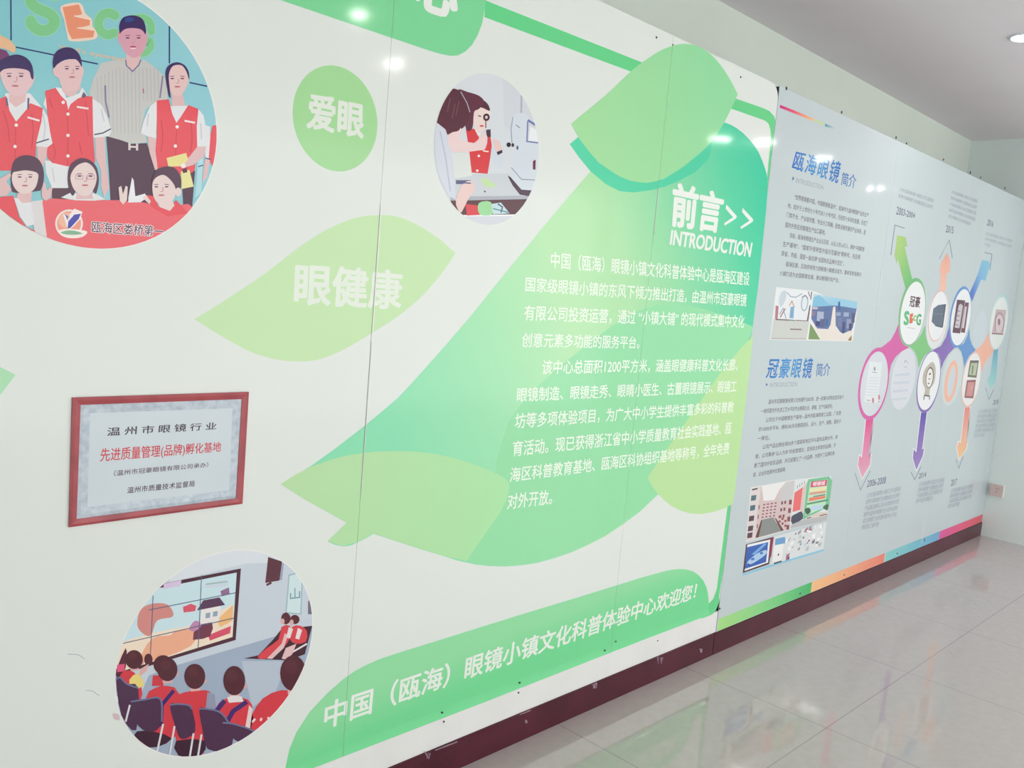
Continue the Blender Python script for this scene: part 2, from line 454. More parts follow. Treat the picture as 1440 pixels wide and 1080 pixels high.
# the big leaf
f38, f2, f2b, f78 = frame(380, 560, 4.235), frame(700, 330, 3.892), frame(700, 520, 3.892), frame(780, 40, 4.153)
A = board_art(0.0005)
main = [f38(62, 512), f38(240, 405), f38(400, 290), f38(555, 170), f38(640, 100), (559, 560), (578, 540), (620, 493), (660, 447), (700, 397), (755, 330), (780, 300), (831, 240), (900, 165), (1000, 150)] + \
       [f78(*p) for p in ((990, 548), (1030, 563), (1060, 580), (1100, 610), (1130, 640), (1165, 682), (1190, 720), (1212, 770), (1230, 820), (1238, 850), (1243, 890), (1243, 960))] + \
       [(1077, 300), (1066, 405), (1057, 470), (1020, 560), (926, 694.7), (899.5, 720), (875, 738.5), (851, 754), (826, 767), (803, 777), (780, 785), (756.6, 791.4), (733, 795), (710, 796.6), (688, 796), (669, 794), (640, 787.5)] + \
       [f38(*p) for p in ((1050, 945), (900, 900), (760, 855), (615, 808), (568, 835), (520, 858), (490, 873), (460, 881), (430, 882), (385, 873), (340, 852), (455, 742), (200, 600))]
A.add(grad('big_leaf_teal', (560, 640), (1085, 215), [(0, (140, 226, 182)), (.16, (160, 230, 182)), (.36, (186, 234, 180)), (.5, (180, 231, 176)), (.68, (136, 220, 170)), (.84, (84, 212, 166)), (1, (36, 202, 162))]), main)
A.add((152, 226, 172), [f2(*p) for p in ((1400, 505), (1300, 462), (1200, 430), (1100, 400), (1000, 385), (870, 384), (780, 412), (700, 450), (640, 490), (540, 560), (440, 640), (340, 720), (240, 810), (150, 900), (60, 1020))] +
      [(700, 640), (690, 700), (656, 789), (669, 793.6), (710, 796.2), (756.6, 791), (803, 776.6), (851, 753.6), (899.5, 719.6), (926, 694.4), (1020, 560)])
A.build('big_leaf', G1, 'large green leaf fading to teal at the upper right')
A = board_art(0.0009, f38)
A.add(grad('lower_leaf_green', (400, 680), (720, 700), [(0, (188, 226, 172)), (1, (174, 232, 172))]),
      [(62, 512), (150, 455), (240, 410), (320, 380), (400, 355), (480, 337), (560, 325), (630, 318), (700, 315), (780, 315), (860, 318), (930, 325), (1000, 335), (1075, 351), (1150, 372), (1215, 395), (1280, 420), (1345, 448), (1400, 478), (1425, 510), (1420, 560), (1400, 620), (1370, 680), (1250, 850), (1170, 970), (1050, 943), (900, 898), (760, 853), (615, 806), (520, 856), (430, 880), (342, 851), (457, 742), (200, 600)])
A.build('leaf', G1, 'pale green lower half of the big leaf')
A = board_art(0.0009, f2b)
tail = [(1398, -188), (1330, -118), (1270, -45), (1210, 30), (1160, 100), (1110, 170), (1055, 250), (1000, 330), (940, 415), (880, 500), (845, 552), (820, 590), (848, 645), (880, 682), (912, 714), (950, 745), (1000, 770), (1050, 785), (1110, 790), (1180, 778), (1240, 758), (1285, 735), (1296, 680), (1375, 30)]
A.add((190, 230, 164), tail)
A.build('leaf', G1, 'yellow-green leaf at the right edge of the board')
A = board_art(0.0010, f78)
A.add(grad('shadow_leaf_teal', (810, 200), (1010, 200), [(0, (88, 216, 172)), (1, (72, 208, 166))]), [(88, 675), (140, 632), (180, 690), (260, 785), (340, 840), (440, 890), (540, 902), (640, 880), (760, 805), (880, 700), (930, 640), (900, 760), (820, 840), (730, 888), (640, 925), (560, 945), (460, 958), (380, 950), (300, 910), (210, 835), (140, 750)])
A.build('leaf', G1, 'teal shadow leaf')
A = board_art(0.0014, f78)
A.add(grad('head_leaf_green', (830, 230), (1000, 90), [(0, (168, 226, 164)), (1, (148, 222, 164))]),
      [(95, 557, 1), (300, 388), (440, 255), (520, 192), (620, 128), (700, 98), (760, 90), (830, 102), (900, 142), (960, 202), (1020, 290), (1070, 385, 1), (1030, 470), (990, 550), (935, 635), (880, 700), (800, 768), (710, 832), (620, 882), (540, 900), (440, 888), (340, 840), (240, 762), (160, 665), (130, 620)], 5)
A.build('leaf', G1, 'green leaf at the head of the big leaf')

# lettering on the big leaf
fh = frame(900, 240, 7.717)
A = board_art(0.0018, fh)
WH = (240, 244, 238)
A.text(WH, '前言', (372, 132), (912, 258), (856, 668), (342, 592), bold=.04)
for dx, dy in ((0, 0), (178, 37)):
    A.add(WH, [(x + dx, y + dy) for x, y in ((937, 366), (965, 398), (1010, 447), (1046, 486), (1051, 503), (1040, 519), (985, 556), (918, 597), (912, 572), (960, 538), (1008, 507), (1000, 494), (958, 446), (930, 412))])
A.text(WH, 'INTRODUCTION', (345, 645), (1219, 785), (1194, 935), (325, 800), bold=.035)
A.build('heading_lettering', G1)
A = board_art(0.0018, PX)
lines = [(f2, '中国（瓯海）眼镜小镇文化科普体验中心是瓯海区建设', (292, 92), (1379, 205), (1375, 280), (290, 182)),
 (f2, '国家级眼镜小镇的东风下倾力推出打造，由温州市冠豪眼镜', (155, 230), (1364, 325), (1358, 395), (150, 312)),
 (f2, '有限公司投资运营，通过 “小镇大铺” 的现代模式集中文化', (148, 385), (1352, 442), (1346, 512), (142, 470)),
 (f2, '创意元素多功能的服务平台。', (136, 536), (778, 556), (774, 624), (130, 615)),
 (f2, '该中心总面积1200平方米，涵盖眼健康科普文化长廊、', (247, 686), (1316, 678), (1310, 747), (240, 766)),
 (f2b, '眼镜制造、眼镜走秀、眼睛小医生、古董眼镜展示、眼镜工', (108, 98), (1310, 58), (1304, 122), (104, 176)),
 (f2b, '坊等多项体验项目，为广大中小学生提供丰富多彩的科普教', (98, 238), (1294, 172), (1288, 234), (92, 324)),
 (f2b, '育活动。现已获得浙江省中小学质量教育社会实践基地、瓯', (85, 390), (1282, 285), (1276, 350), (80, 475)),
 (f2b, '海区科普教育基地、瓯海区科协组织基地等称号，全年免费', (72, 535), (1269, 396), (1264, 462), (64, 618)),
 (f2b, '对外开放。', (58, 680), (300, 655), (296, 735), (50, 765))]
for fr, s, *q in lines:
    A = board_art(0.0018, fr); A.text((244, 254, 240), s, *q, bold=.014); A.build('text_line', G1)

#@@PHOTOS
# ------------------------------------------------------------------ round photo of the children with a banner
RED, RED2 = (236, 78, 90), (240, 104, 112)
SKIN, SKIN2 = (230, 190, 192), (238, 214, 212)
HAIR = (58, 38, 96); HAIR2 = (84, 48, 74)
WHT = (232, 232, 236)
fc = frame(0, 0, 4.5)
c1 = circle3(W(193, 0), W(304.4, 187), W(0, 293.5))
A = board_art(0.0003); A.raw((240, 238, 236), tess(ring(c1[0], c1[1], c1[2] + .003, c1[2] + .003)))
ph = None
CL1 = halfplanes(ring(c1[0], c1[1], c1[2], c1[2]))
def parr(base=0.0007): return Art(fc, base, clip=CL1)
A.raw(grad('photo_teal', (60, 0), (250, 130), [(0, (136, 204, 212)), (1, (150, 208, 220))]), tess(ring(c1[0], c1[1], c1[2], c1[2])))
P1 = A.build('photo', G1, 'round photo of children in red vests and a man')
NAVY = (30, 50, 110)
for l in ([(68, -100), (70, 255)], [(100, 298), (620, 405)], [(1072, 165), (1072, 400)], [(1200, 522), (1310, 546)]): A = parr(0.0007); A.line(NAVY, l, 9); A.build('screen_joint', P1)
A = parr(0.0010)
def fat(c, pts, wd):
    A.line(c, pts, wd, 1)
    for p in (pts[0], pts[-1]): A.ell(c, p[0], p[1], wd/2, wd/2, 16)
SP = [(345, -30), (290, -62), (215, -45), (192, 5), (235, 52), (315, 88), (346, 135), (318, 182), (255, 192), (205, 160), (196, 132)]
CP = [(728, 98), (690, 82), (645, 98), (624, 145), (638, 195), (680, 220), (722, 208)]
GP = [(815, 180), (838, 128), (900, 112), (948, 140), (957, 200)]
GQ = [(900, 262), (948, 262), (952, 300), (920, 335), (870, 340)]
for c, k in (((154, 216, 186), 14), ((132, 206, 146), 0)):
    fat(c, SP, 66 + k); fat(c, CP, 54 + k); fat(c, GP, 44 + k); fat(c, GQ, 40 + k)
A.add((248, 218, 200), [(385, 40), (505, 18), (540, 85), (580, 120), (585, 165), (612, 205), (600, 248), (450, 262), (425, 220), (405, 120)], 3)
A.add((240, 150, 116), [(395, 45), (500, 28), (520, 90), (470, 105), (570, 128), (568, 160), (490, 180), (598, 195), (590, 236), (455, 248), (430, 200), (415, 130)])
A.line((248, 218, 200), [(470, 102), (545, 98)], 8); A.line((248, 218, 200), [(488, 178), (570, 172)], 8)
A.text((232, 196, 168), "Well’s eyewear", (372, 283), (790, 362), (786, 400), (370, 318), bold=.015)
A.build('screen_lettering', P1)
def face(A, cx, cy, sx, mouth=(200, 110, 120), brow=True, open_eyes=True):
    for s in (-1, 1):
        A.ell((96, 60, 96), cx + s*sx*.42, cy, sx*.16, sx*.06, 10)
        if brow: A.line((120, 84, 110), [(cx + s*sx*.25, cy - sx*.2), (cx + s*sx*.6, cy - sx*.18)], sx*.06)
    A.line((212, 160, 166), [(cx + sx*.1, cy + sx*.02), (cx + sx*.13, cy + sx*.34)], sx*.09)
    A.line((208, 150, 160), [(cx - sx*.1, cy + sx*.38), (cx + sx*.12, cy + sx*.38)], sx*.07)
    A.ell(mouth, cx, cy + sx*.68, sx*.26, sx*.07, 12)
def buttons(A, pts):
    for x, y in pts: A.ell((250, 236, 236), x, y, 11, 11, 10)
def folds(A, c, L):
    for p, wd in L: A.line(c, p, wd, 1)
FR = (214, 60, 76); FW = (206, 206, 216)
# man
A = parr(0.0013)
A.add((80, 44, 70), [(672, 860), (760, 885), (830, 910), (930, 905), (960, 1000), (985, 1060), (985, 1290), (700, 1290), (690, 1100)])
A.add((204, 202, 200), [(790, 370), (700, 385), (640, 400), (590, 500), (565, 590), (620, 700), (690, 750), (700, 840), (670, 860), (760, 885), (830, 908), (930, 902), (925, 870), (890, 830), (920, 690), (990, 640), (1060, 630), (1062, 540), (1040, 480), (960, 410), (905, 372), (870, 420), (840, 460), (800, 400)])
for k in range(17):
    x = 615 + k*24
    A.line((190, 186, 190), [(x, 430 + max(0, 60 - k*12)), (x + 6, 700 if k < 2 else 830 + k*2 if k < 12 else 640)], 5)
A.line((138, 132, 160), [(665, 540), (668, 640), (690, 745)], 12); A.line((138, 132, 160), [(1030, 480), (1012, 620)], 10)
A.add(SKIN, [(800, 340), (795, 400), (840, 450), (880, 400), (892, 345)])
A.line((120, 110, 150), [(795, 380), (800, 415), (838, 452), (878, 412), (890, 380)], 7)
A.add((224, 164, 182), [(758, 195), (745, 225), (750, 262), (766, 290), (790, 330), (825, 358), (850, 364), (875, 358), (905, 330), (924, 285), (932, 240), (920, 190), (840, 160)], 4)
A.add(HAIR, [(757, 212), (754, 160), (775, 115), (820, 98), (870, 102), (908, 130), (924, 190), (918, 218), (908, 200), (885, 184), (840, 178), (795, 183), (768, 202)], 4)
A.add((44, 70, 140), [(790, 118), (830, 108), (850, 128), (800, 142)], 3)
face(A, 842, 240, 82, (190, 80, 110)); A.ell((250, 225, 225), 842, 306, 20, 4, 10)
for q in ([(812, 905), (826, 905), (826, 950), (812, 950)], [(860, 908), (874, 908), (874, 952), (860, 952)], [(826, 922), (860, 925), (860, 936), (826, 934)]): A.add((226, 214, 214), q)
A.line((180, 90, 110), [(905, 560), (908, 590)], 6)
A.build('person', P1, 'man in a striped grey shirt')
# boy in the middle
A = parr(0.0024)
A.add(WHT, [(285, 1015), (440, 1030), (430, 1195), (330, 1190), (290, 1090)])
A.add((90, 50, 70), [(330, 1190), (470, 1190), (460, 1260), (330, 1260)])
A.add(SKIN, [(600, 862), (662, 855), (668, 1000), (692, 1190), (660, 1250), (640, 1180), (640, 1080), (608, 1000)])
A.add(WHT, [(355, 552), (400, 560), (420, 620), (500, 590), (520, 552), (550, 600), (640, 660), (680, 740), (705, 830), (690, 862), (600, 872), (300, 700), (275, 660), (290, 600)])
A.add(RED, [(285, 575), (352, 556), (385, 605), (420, 640), (432, 695), (446, 660), (490, 625), (540, 604), (585, 612), (590, 870), (602, 1020), (590, 1062), (500, 1050), (420, 1052), (330, 1030), (300, 1000), (290, 900), (302, 740)])
folds(A, FR, (([(330, 900), (350, 960), (340, 1010)], 7), ([(540, 640), (550, 740), (560, 860)], 6), ([(500, 900), (520, 980)], 7), ([(310, 620), (330, 680)], 7)))
folds(A, FW, (([(640, 690), (660, 770)], 8), ([(330, 1060), (345, 1150)], 7)))
A.line((206, 54, 70), [(425, 700), (430, 800), (428, 1050)], 5); A.line((206, 54, 70), [(300, 760), (320, 900)], 6)
A.line((70, 64, 100), [(596, 852), (650, 842), (702, 815)], 8)
A.add((92, 88, 126), [(528, 580), (545, 600), (535, 622), (515, 612)])
A.add(SKIN, [(385, 520), (395, 575), (430, 612), (470, 605), (510, 560), (508, 520)])
A.add((234, 196, 198), [(345, 425), (334, 445), (345, 478), (372, 495), (388, 540), (430, 578), (472, 572), (506, 540), (520, 490), (530, 450), (515, 405), (480, 375), (400, 385)], 4)
A.add(HAIR, [(338, 432), (335, 375), (355, 328), (400, 302), (450, 302), (490, 328), (512, 370), (518, 425), (500, 395), (470, 372), (410, 380), (365, 405)], 4)
face(A, 456, 435, 78); buttons(A, ((430, 722), (430, 857), (430, 987), (400, 648)))
A.line((250, 230, 232), [(486, 676), (560, 688)], 12)
A.build('person', P1, 'boy in a red vest looking aside')
# boy at the left
A = parr(0.0036)
A.add(SKIN, [(235, 920), (302, 920), (292, 1000), (272, 1055), (238, 1030)])
A.add(WHT, [(35, 590), (190, 590), (270, 685), (302, 740), (318, 840), (332, 908), (300, 932), (230, 925), (225, 880), (100, 790), (20, 640)])
A.add(RED, [(-40, 640), (40, 608), (60, 700), (102, 770), (170, 690), (190, 652), (272, 684), (262, 770), (230, 900), (225, 1000), (235, 1080), (-40, 1080)])
folds(A, FR, (([(20, 700), (50, 800), (60, 900)], 7), ([(200, 720), (210, 820), (200, 940)], 7), ([(100, 780), (98, 900), (95, 1060)], 5)))
folds(A, FW, (([(270, 720), (285, 800), (275, 890)], 8),))
A.line((70, 64, 100), [(228, 905), (310, 880)], 8)
A.line((92, 88, 126), [(40, 620), (48, 670)], 12); A.line((92, 88, 126), [(180, 620), (178, 690)], 12)
A.add(SKIN, [(60, 560), (55, 640), (100, 680), (160, 640), (170, 560)])
A.add((234, 196, 200), [(2, 450), (15, 520), (50, 580), (100, 608), (150, 597), (188, 560), (212, 520), (216, 485), (180, 425), (40, 430)], 4)
A.add(HAIR, [(-20, 480), (-5, 395), (40, 360), (110, 345), (170, 368), (205, 420), (212, 498), (196, 492), (180, 448), (100, 432), (22, 440)], 4)
face(A, 96, 482, 90); buttons(A, ((103, 792), (95, 927)))
A.line((250, 230, 232), [(174, 742), (250, 764)], 12)
A.build('person', P1, 'boy with a straight fringe')
A = parr(0.0034)
A.add((238, 190, 150), [(-30, 215), (0, 222), (60, 252), (98, 300), (88, 335), (40, 310), (-30, 290)], 3); A.add((120, 60, 110), [(-30, 300), (40, 320), (60, 350), (0, 395), (-30, 400)])
A.build('person', P1, 'person in an orange cap')
# girl at the right
A = parr(0.0030)
A.add((82, 44, 70), [(1150, 1090), (1235, 1080), (1215, 1330), (1160, 1300)])
A.add(SKIN, [(1085, 580), (1155, 585), (1175, 680), (1090, 690)])
A.add(SKIN, [(932, 850), (988, 870), (985, 980), (1012, 1062), (980, 1075), (945, 960)])
A.add(WHT, [(1072, 672), (1190, 668), (1255, 690), (1288, 730), (1302, 800), (1302, 925), (1245, 932), (1120, 800), (992, 740), (988, 876), (930, 862), (888, 842), (910, 760), (950, 670), (995, 638)])
A.add(RED, [(992, 636), (1068, 628), (1090, 720), (1117, 778), (1150, 730), (1192, 664), (1256, 690), (1245, 800), (1248, 930), (1232, 1080), (1180, 1112), (1000, 1085), (984, 950), (992, 870)])
folds(A, FR, (([(1120, 790), (1114, 900), (1110, 1000)], 5), ([(1020, 760), (1030, 860), (1020, 960)], 7), ([(1210, 780), (1215, 880), (1205, 960)], 7)))
folds(A, FW, (([(940, 720), (930, 800)], 8), ([(1270, 780), (1275, 880)], 8)))
A.add(SKIN, [(1248, 928), (1304, 928), (1292, 990), (1222, 1045), (1155, 1062), (1138, 1040), (1200, 990)])
A.add((238, 226, 150), [(1054, 1000), (1178, 968), (1190, 1010), (1150, 1052), (1066, 1055)])
A.add((238, 230, 160), [(1145, 1085), (1198, 1075), (1226, 1180), (1150, 1196)]); A.add((80, 40, 60), [(1152, 1070), (1180, 1062), (1186, 1090), (1158, 1096)])
A.ell((246, 240, 240), 1160, 1050, 16, 14)
A.add((236, 200, 198), [(1052, 470), (1058, 540), (1085, 590), (1120, 608), (1150, 597), (1180, 550), (1196, 500), (1188, 450), (1150, 412), (1090, 414)], 4)
A.add(HAIR, [(1048, 492), (1052, 435), (1080, 405), (1125, 394), (1170, 414), (1195, 458), (1196, 505), (1180, 455), (1150, 414), (1100, 415), (1076, 445), (1068, 500), (1080, 612), (1066, 600)], 3)
face(A, 1122, 497, 76); buttons(A, ((1121, 803), (1110, 924)))
A.line((250, 230, 232), [(1168, 764), (1234, 777)], 12)
A.build('person', P1, 'girl in a red vest holding a yellow booklet')
A = parr(0.0028)
A.add(WHT, [(1290, 790), (1330, 800), (1332, 1000), (1300, 1010)]); A.add(RED, [(1332, 850), (1345, 795), (1390, 790), (1390, 1120), (1320, 1010)])
A.add(SKIN, [(1295, 1010), (1330, 1010), (1310, 1120), (1280, 1160)]); A.add((180, 224, 232), [(1250, 1010), (1285, 1000), (1275, 1220), (1235, 1250)])
A.line(NAVY, [(1255, 1055), (1285, 1045)], 6); A.line((80, 70, 110), [(1300, 1000), (1335, 1010)], 7)
A.build('person', P1, 'child half cut off at the right')
# banner
A = parr(0.0048); o = 810
A.add((226, 220, 222), [(195, 465+o), (272, 455+o), (312, 700+o), (220, 680+o)])
A.add((240, 100, 110), [(268, 462+o), (330, 445+o), (480, 455+o), (760, 457+o), (920, 472+o), (1010, 505+o), (1190, 480+o), (1300, 560+o), (900, 760+o), (700, 790+o), (305, 760+o)])
A.ell((246, 228, 226), 437, 605+o, 88, 90, 28); A.ell((244, 160, 140), 437, 605+o, 76, 78, 28); A.ell((244, 186, 160), 430, 585+o, 60, 50, 20)
A.add((250, 236, 236), [(398, 540+o), (440, 575+o), (440, 548+o), (470, 510+o), (522, 530+o), (505, 580+o), (440, 645+o), (420, 620+o)])
A.add((66, 70, 176), [(428, 636+o), (432, 592+o), (470, 548+o), (512, 542+o), (498, 575+o), (446, 632+o)]); A.add((80, 110, 190), [(410, 545+o), (432, 560+o), (428, 586+o)])
A.add((250, 236, 230), [(365, 655+o), (400, 640+o), (470, 640+o), (552, 655+o), (520, 690+o), (450, 698+o), (400, 685+o)], 3); A.add((140, 186, 150), [(385, 660+o), (430, 648+o), (480, 652+o), (520, 668+o), (470, 676+o), (410, 672+o)], 3)
A.text((248, 232, 232), '瓯海区娄桥第一', (582, 590+o), (1035, 622+o), (1030, 690+o), (580, 660+o), bold=.07)
A.text((96, 50, 90), '瓯海区娄桥第一', (582, 590+o), (1035, 622+o), (1030, 690+o), (580, 660+o), bold=.01)
A.build('cloth_banner', P1, 'red banner with white lettering')
# the three girls in front
A = parr(0.0056)
A.add(RED, [(-40, 440+o), (85, 428+o), (120, 560+o), (165, 625+o), (222, 650+o), (222, 760+o), (-40, 640+o)])
A.add(WHT, [(88, 440+o), (195, 462+o), (218, 610+o), (170, 622+o), (125, 560+o)])
A.add(SKIN, [(115, 395+o), (205, 395+o), (195, 470+o), (140, 475+o), (105, 440+o)])
A.add(SKIN, [(-30, 330+o), (0, 320+o), (62, 282+o), (72, 300+o), (40, 340+o), (75, 390+o), (40, 430+o), (-30, 430+o)])
A.add(SKIN, [(262, 345+o), (282, 340+o), (298, 395+o), (320, 370+o), (332, 380+o), (320, 440+o), (290, 462+o), (265, 440+o)])
A.add(HAIR2, [(72, 380+o), (72, 270+o), (88, 210+o), (125, 180+o), (180, 172+o), (240, 195+o), (272, 250+o), (278, 320+o), (262, 385+o), (230, 400+o), (100, 410+o)], 4)
A.add(SKIN2, [(80, 285+o), (76, 335+o), (95, 382+o), (130, 412+o), (180, 412+o), (222, 380+o), (240, 325+o), (236, 285+o), (170, 268+o), (110, 275+o)], 4)
face(A, 158, 312, 80) if False else face(A, 158, 310 + o, 80)
A.build('person', P1, 'girl at the lower left with a fringe')
A = parr(0.0056)
A.add(WHT, [(385, 440+o), (440, 412+o), (600, 412+o), (668, 452+o), (600, 460+o), (480, 458+o)])
A.add(HAIR2, [(445, 410+o), (428, 330+o), (440, 245+o), (480, 203+o), (522, 190+o), (572, 205+o), (612, 250+o), (626, 330+o), (610, 412+o), (590, 400+o), (520, 300+o), (470, 420+o)], 4)
A.add(SKIN, [(490, 390+o), (575, 390+o), (590, 448+o), (480, 450+o)])
A.add(SKIN2, [(447, 300+o), (455, 360+o), (480, 402+o), (525, 430+o), (570, 420+o), (600, 370+o), (612, 310+o), (592, 252+o), (545, 218+o), (485, 240+o)], 4)
face(A, 538, 305 + o, 84)
for s in (-1, 1): A.line((200, 150, 170), [(538 + s*12, 300+o), (538 + s*58, 296+o), (538 + s*60, 322+o), (538 + s*16, 324+o), (538 + s*12, 300+o)], 4)
A.build('person', P1, 'girl with round glasses behind the banner')
A = parr(0.0058)
A.add(RED, [(912, 425+o), (980, 430+o), (1000, 490+o), (1070, 520+o), (1115, 455+o), (1190, 540+o), (1060, 560+o), (960, 500+o)])
A.add(SKIN2, [(995, 455+o), (1085, 450+o), (1105, 490+o), (1075, 525+o), (1010, 500+o)])
A.add(HAIR2, [(962, 350+o), (985, 272+o), (1040, 245+o), (1100, 250+o), (1140, 300+o), (1146, 370+o), (1120, 420+o), (1080, 420+o), (1030, 330+o)], 4)
A.add(SKIN2, [(972, 330+o), (965, 400+o), (985, 460+o), (1030, 492+o), (1072, 480+o), (1108, 430+o), (1110, 380+o), (1080, 330+o), (1030, 296+o)], 4)
A.ell(SKIN2, 1128, 405+o, 20, 28); face(A, 1022, 372 + o, 78)
A.add((240, 238, 244), [(812, 440+o), (835, 312+o), (846, 330+o), (856, 432+o), (918, 415+o), (930, 440+o), (890, 470+o), (812, 472+o)])
A.add(SKIN2, [(750, 375+o), (768, 366+o), (778, 420+o), (795, 365+o), (808, 372+o), (804, 455+o), (780, 485+o), (758, 460+o)])
A.add(SKIN2, [(900, 440+o), (925, 425+o), (955, 465+o), (945, 482+o)])
A.build('person', P1, 'girl at the lower right making a paper crane')

# ------------------------------------------------------------------ oval photo of the eye test
fe = frame(600, 80, 4.5)
e2 = disc_w((610.4, 200), (758, 213), (678, 99.6), (687, 316.7))
CL2 = halfplanes(ring(*e2))
A = board_art(0.0003); A.raw((219, 223, 230), tess(ring(*e2))); P2 = A.build('photo', G1, 'round photo of a boy having an eye test')
def pa2(b): return Art(fe, b, clip=CL2)
A = pa2(0.0006)
A.add((214, 218, 226), [(480, 60), (800, 200), (800, 560), (490, 440)])
A.add((206, 211, 217), [(160, 745), (520, 738), (560, 800), (650, 880), (280, 892), (150, 884)])
A.add((176, 178, 190), [(150, 884), (650, 878), (640, 902), (240, 918), (150, 910)])
A.add((88, 40, 52), [(150, 910), (640, 900), (590, 1002), (200, 1002)])
A.add((216, 220, 228), [(150, 1005), (650, 1000), (560, 1100), (200, 1100)]); A.line((244, 244, 246), [(150, 1006), (700, 1000)], 10)
A.add((222, 60, 70), [(245, 930), (325, 940), (335, 1000), (255, 1004)]); A.add((160, 222, 160), [(330, 925), (405, 918), (415, 995), (335, 996)], 3)
A.add((200, 224, 232), [(410, 930), (470, 922), (500, 960), (525, 990), (420, 996)]); A.line((60, 70, 110), [(450, 930), (480, 950), (470, 985)], 8); A.line((80, 130, 150), [(420, 960), (520, 985)], 7)
A.add((196, 224, 168), [(335, 775), (380, 768), (440, 810), (430, 826), (370, 822)])
A.add((224, 230, 226), [(150, 612), (272, 602), (288, 752), (180, 770)]); A.add((90, 90, 130), [(184, 780), (280, 780), (270, 805), (186, 805)]); A.ell((40, 40, 60), 368, 852, 6, 5)
A.build('desk', P2)
A = pa2(0.0012)
A.line((176, 184, 198), [(600, 240), (598, 362)], 12)
A.add((216, 224, 233), [(560, 362), (600, 355), (645, 390), (652, 530), (720, 545), (730, 640), (700, 800), (650, 850), (590, 825), (530, 745), (530, 672), (556, 625), (552, 560), (535, 515), (538, 400)], 3)
A.add((238, 240, 244), [(655, 440), (712, 470), (712, 538), (645, 530)]); A.line((110, 124, 180), [(640, 400), (690, 432)], 14); A.line((120, 130, 180), [(640, 405), (634, 535), (710, 545)], 9)
A.line((150, 164, 188), [(545, 380), (534, 460), (540, 545)], 6); A.line((130, 138, 160), [(535, 700), (600, 775), (700, 780)], 5)
A.add((72, 44, 70), [(512, 752), (530, 760), (600, 840), (672, 845), (650, 882), (590, 872), (545, 815)]); A.add((110, 40, 60), [(672, 660), (690, 650), (688, 715), (672, 712)])
A.ell((40, 26, 40), 519, 556, 14, 15); A.ell((60, 50, 70), 545, 558, 9, 12); A.ell((90, 100, 130), 574, 575, 7, 14); A.line((130, 138, 160), [(565, 430), (590, 450)], 6)
A.build('test_machine', P2, 'pale grey eye test machine')
A = pa2(0.0012)
A.add((214, 222, 232), [(410, 575), (462, 590), (492, 650), (472, 712), (425, 680)])
A.add((222, 62, 68), [(248, 455), (310, 455), (335, 520), (400, 480), (412, 560), (402, 640), (386, 740), (285, 732), (270, 600)])
A.add((232, 236, 240), [(300, 450), (325, 500), (345, 490), (330, 450)])
A.add((240, 218, 214), [(294, 350), (320, 318), (396, 335), (396, 400), (372, 450), (345, 478), (318, 470), (292, 400)], 3)
A.add((90, 44, 58), [(290, 362), (300, 300), (340, 268), (380, 290), (398, 322), (396, 342), (345, 320), (308, 335)], 3)
A.ell((70, 30, 46), 378, 382, 21, 24); A.ell((220, 200, 200), 378, 382, 9, 10); A.line((90, 40, 56), [(374, 400), (374, 450)], 6)
A.add((74, 50, 68), [(376, 462), (404, 458), (406, 505), (380, 510)])
A.line((110, 70, 84), [(325, 372), (345, 376)], 7); A.ell((206, 96, 104), 348, 437, 14, 6)
A.add((238, 204, 200), [(420, 520), (458, 530), (482, 590), (452, 612), (430, 575)]); A.add((50, 40, 58), [(442, 602), (478, 588), (480, 606), (450, 622)])
A.line((250, 236, 236), [(356, 594), (392, 600)], 8); A.ell((250, 236, 236), 330, 627, 8, 8); A.ell((250, 236, 236), 320, 720, 8, 8)
A.build('person', P2, 'boy in a red vest with an eye cover')
A = pa2(0.0020)
A.add((100, 48, 66), [(198, 208), (260, 222), (330, 245), (365, 285), (330, 330), (300, 350), (290, 450), (250, 458), (220, 300)], 3)
A.add((92, 46, 60), [(158, 203), (120, 250), (82, 340), (62, 412), (92, 442), (132, 492), (190, 472), (240, 440), (272, 380), (272, 310), (240, 245), (200, 210)], 4)
for x, y in ((150, 260), (180, 300), (205, 280)): A.line((120, 70, 80), [(x, y), (x - 20, y + 90)], 7)
A.line((178, 170, 190), [(215, 220), (255, 290), (274, 350)], 6)
A.add((216, 220, 232), [(60, 412), (120, 460), (150, 560), (176, 740), (186, 905), (140, 880), (60, 740), (30, 560)])
A.line((190, 196, 214), [(85, 470), (120, 640), (150, 850)], 8)
A.add((240, 214, 214), [(136, 492), (200, 470), (215, 448), (222, 480), (212, 520), (300, 545), (340, 500), (362, 475), (385, 510), (372, 580), (330, 592), (160, 600)], 2)
A.add((238, 206, 202), [(184, 905), (225, 810), (262, 785), (292, 792), (306, 840), (262, 900), (220, 985), (195, 960)], 2); A.line((70, 90, 140), [(215, 795), (280, 800)], 8)
A.build('person', P2, 'woman with dark hair seen from behind')

# ------------------------------------------------------------------ round photo of the classroom
f7 = frame(150, 760, 3.373)
pr = [(970, 330), (650, 53), (390, 1030), (42, 690), (890, 140), (960, 520), (300, 185), (100, 420), (140, 930), (690, 905)]
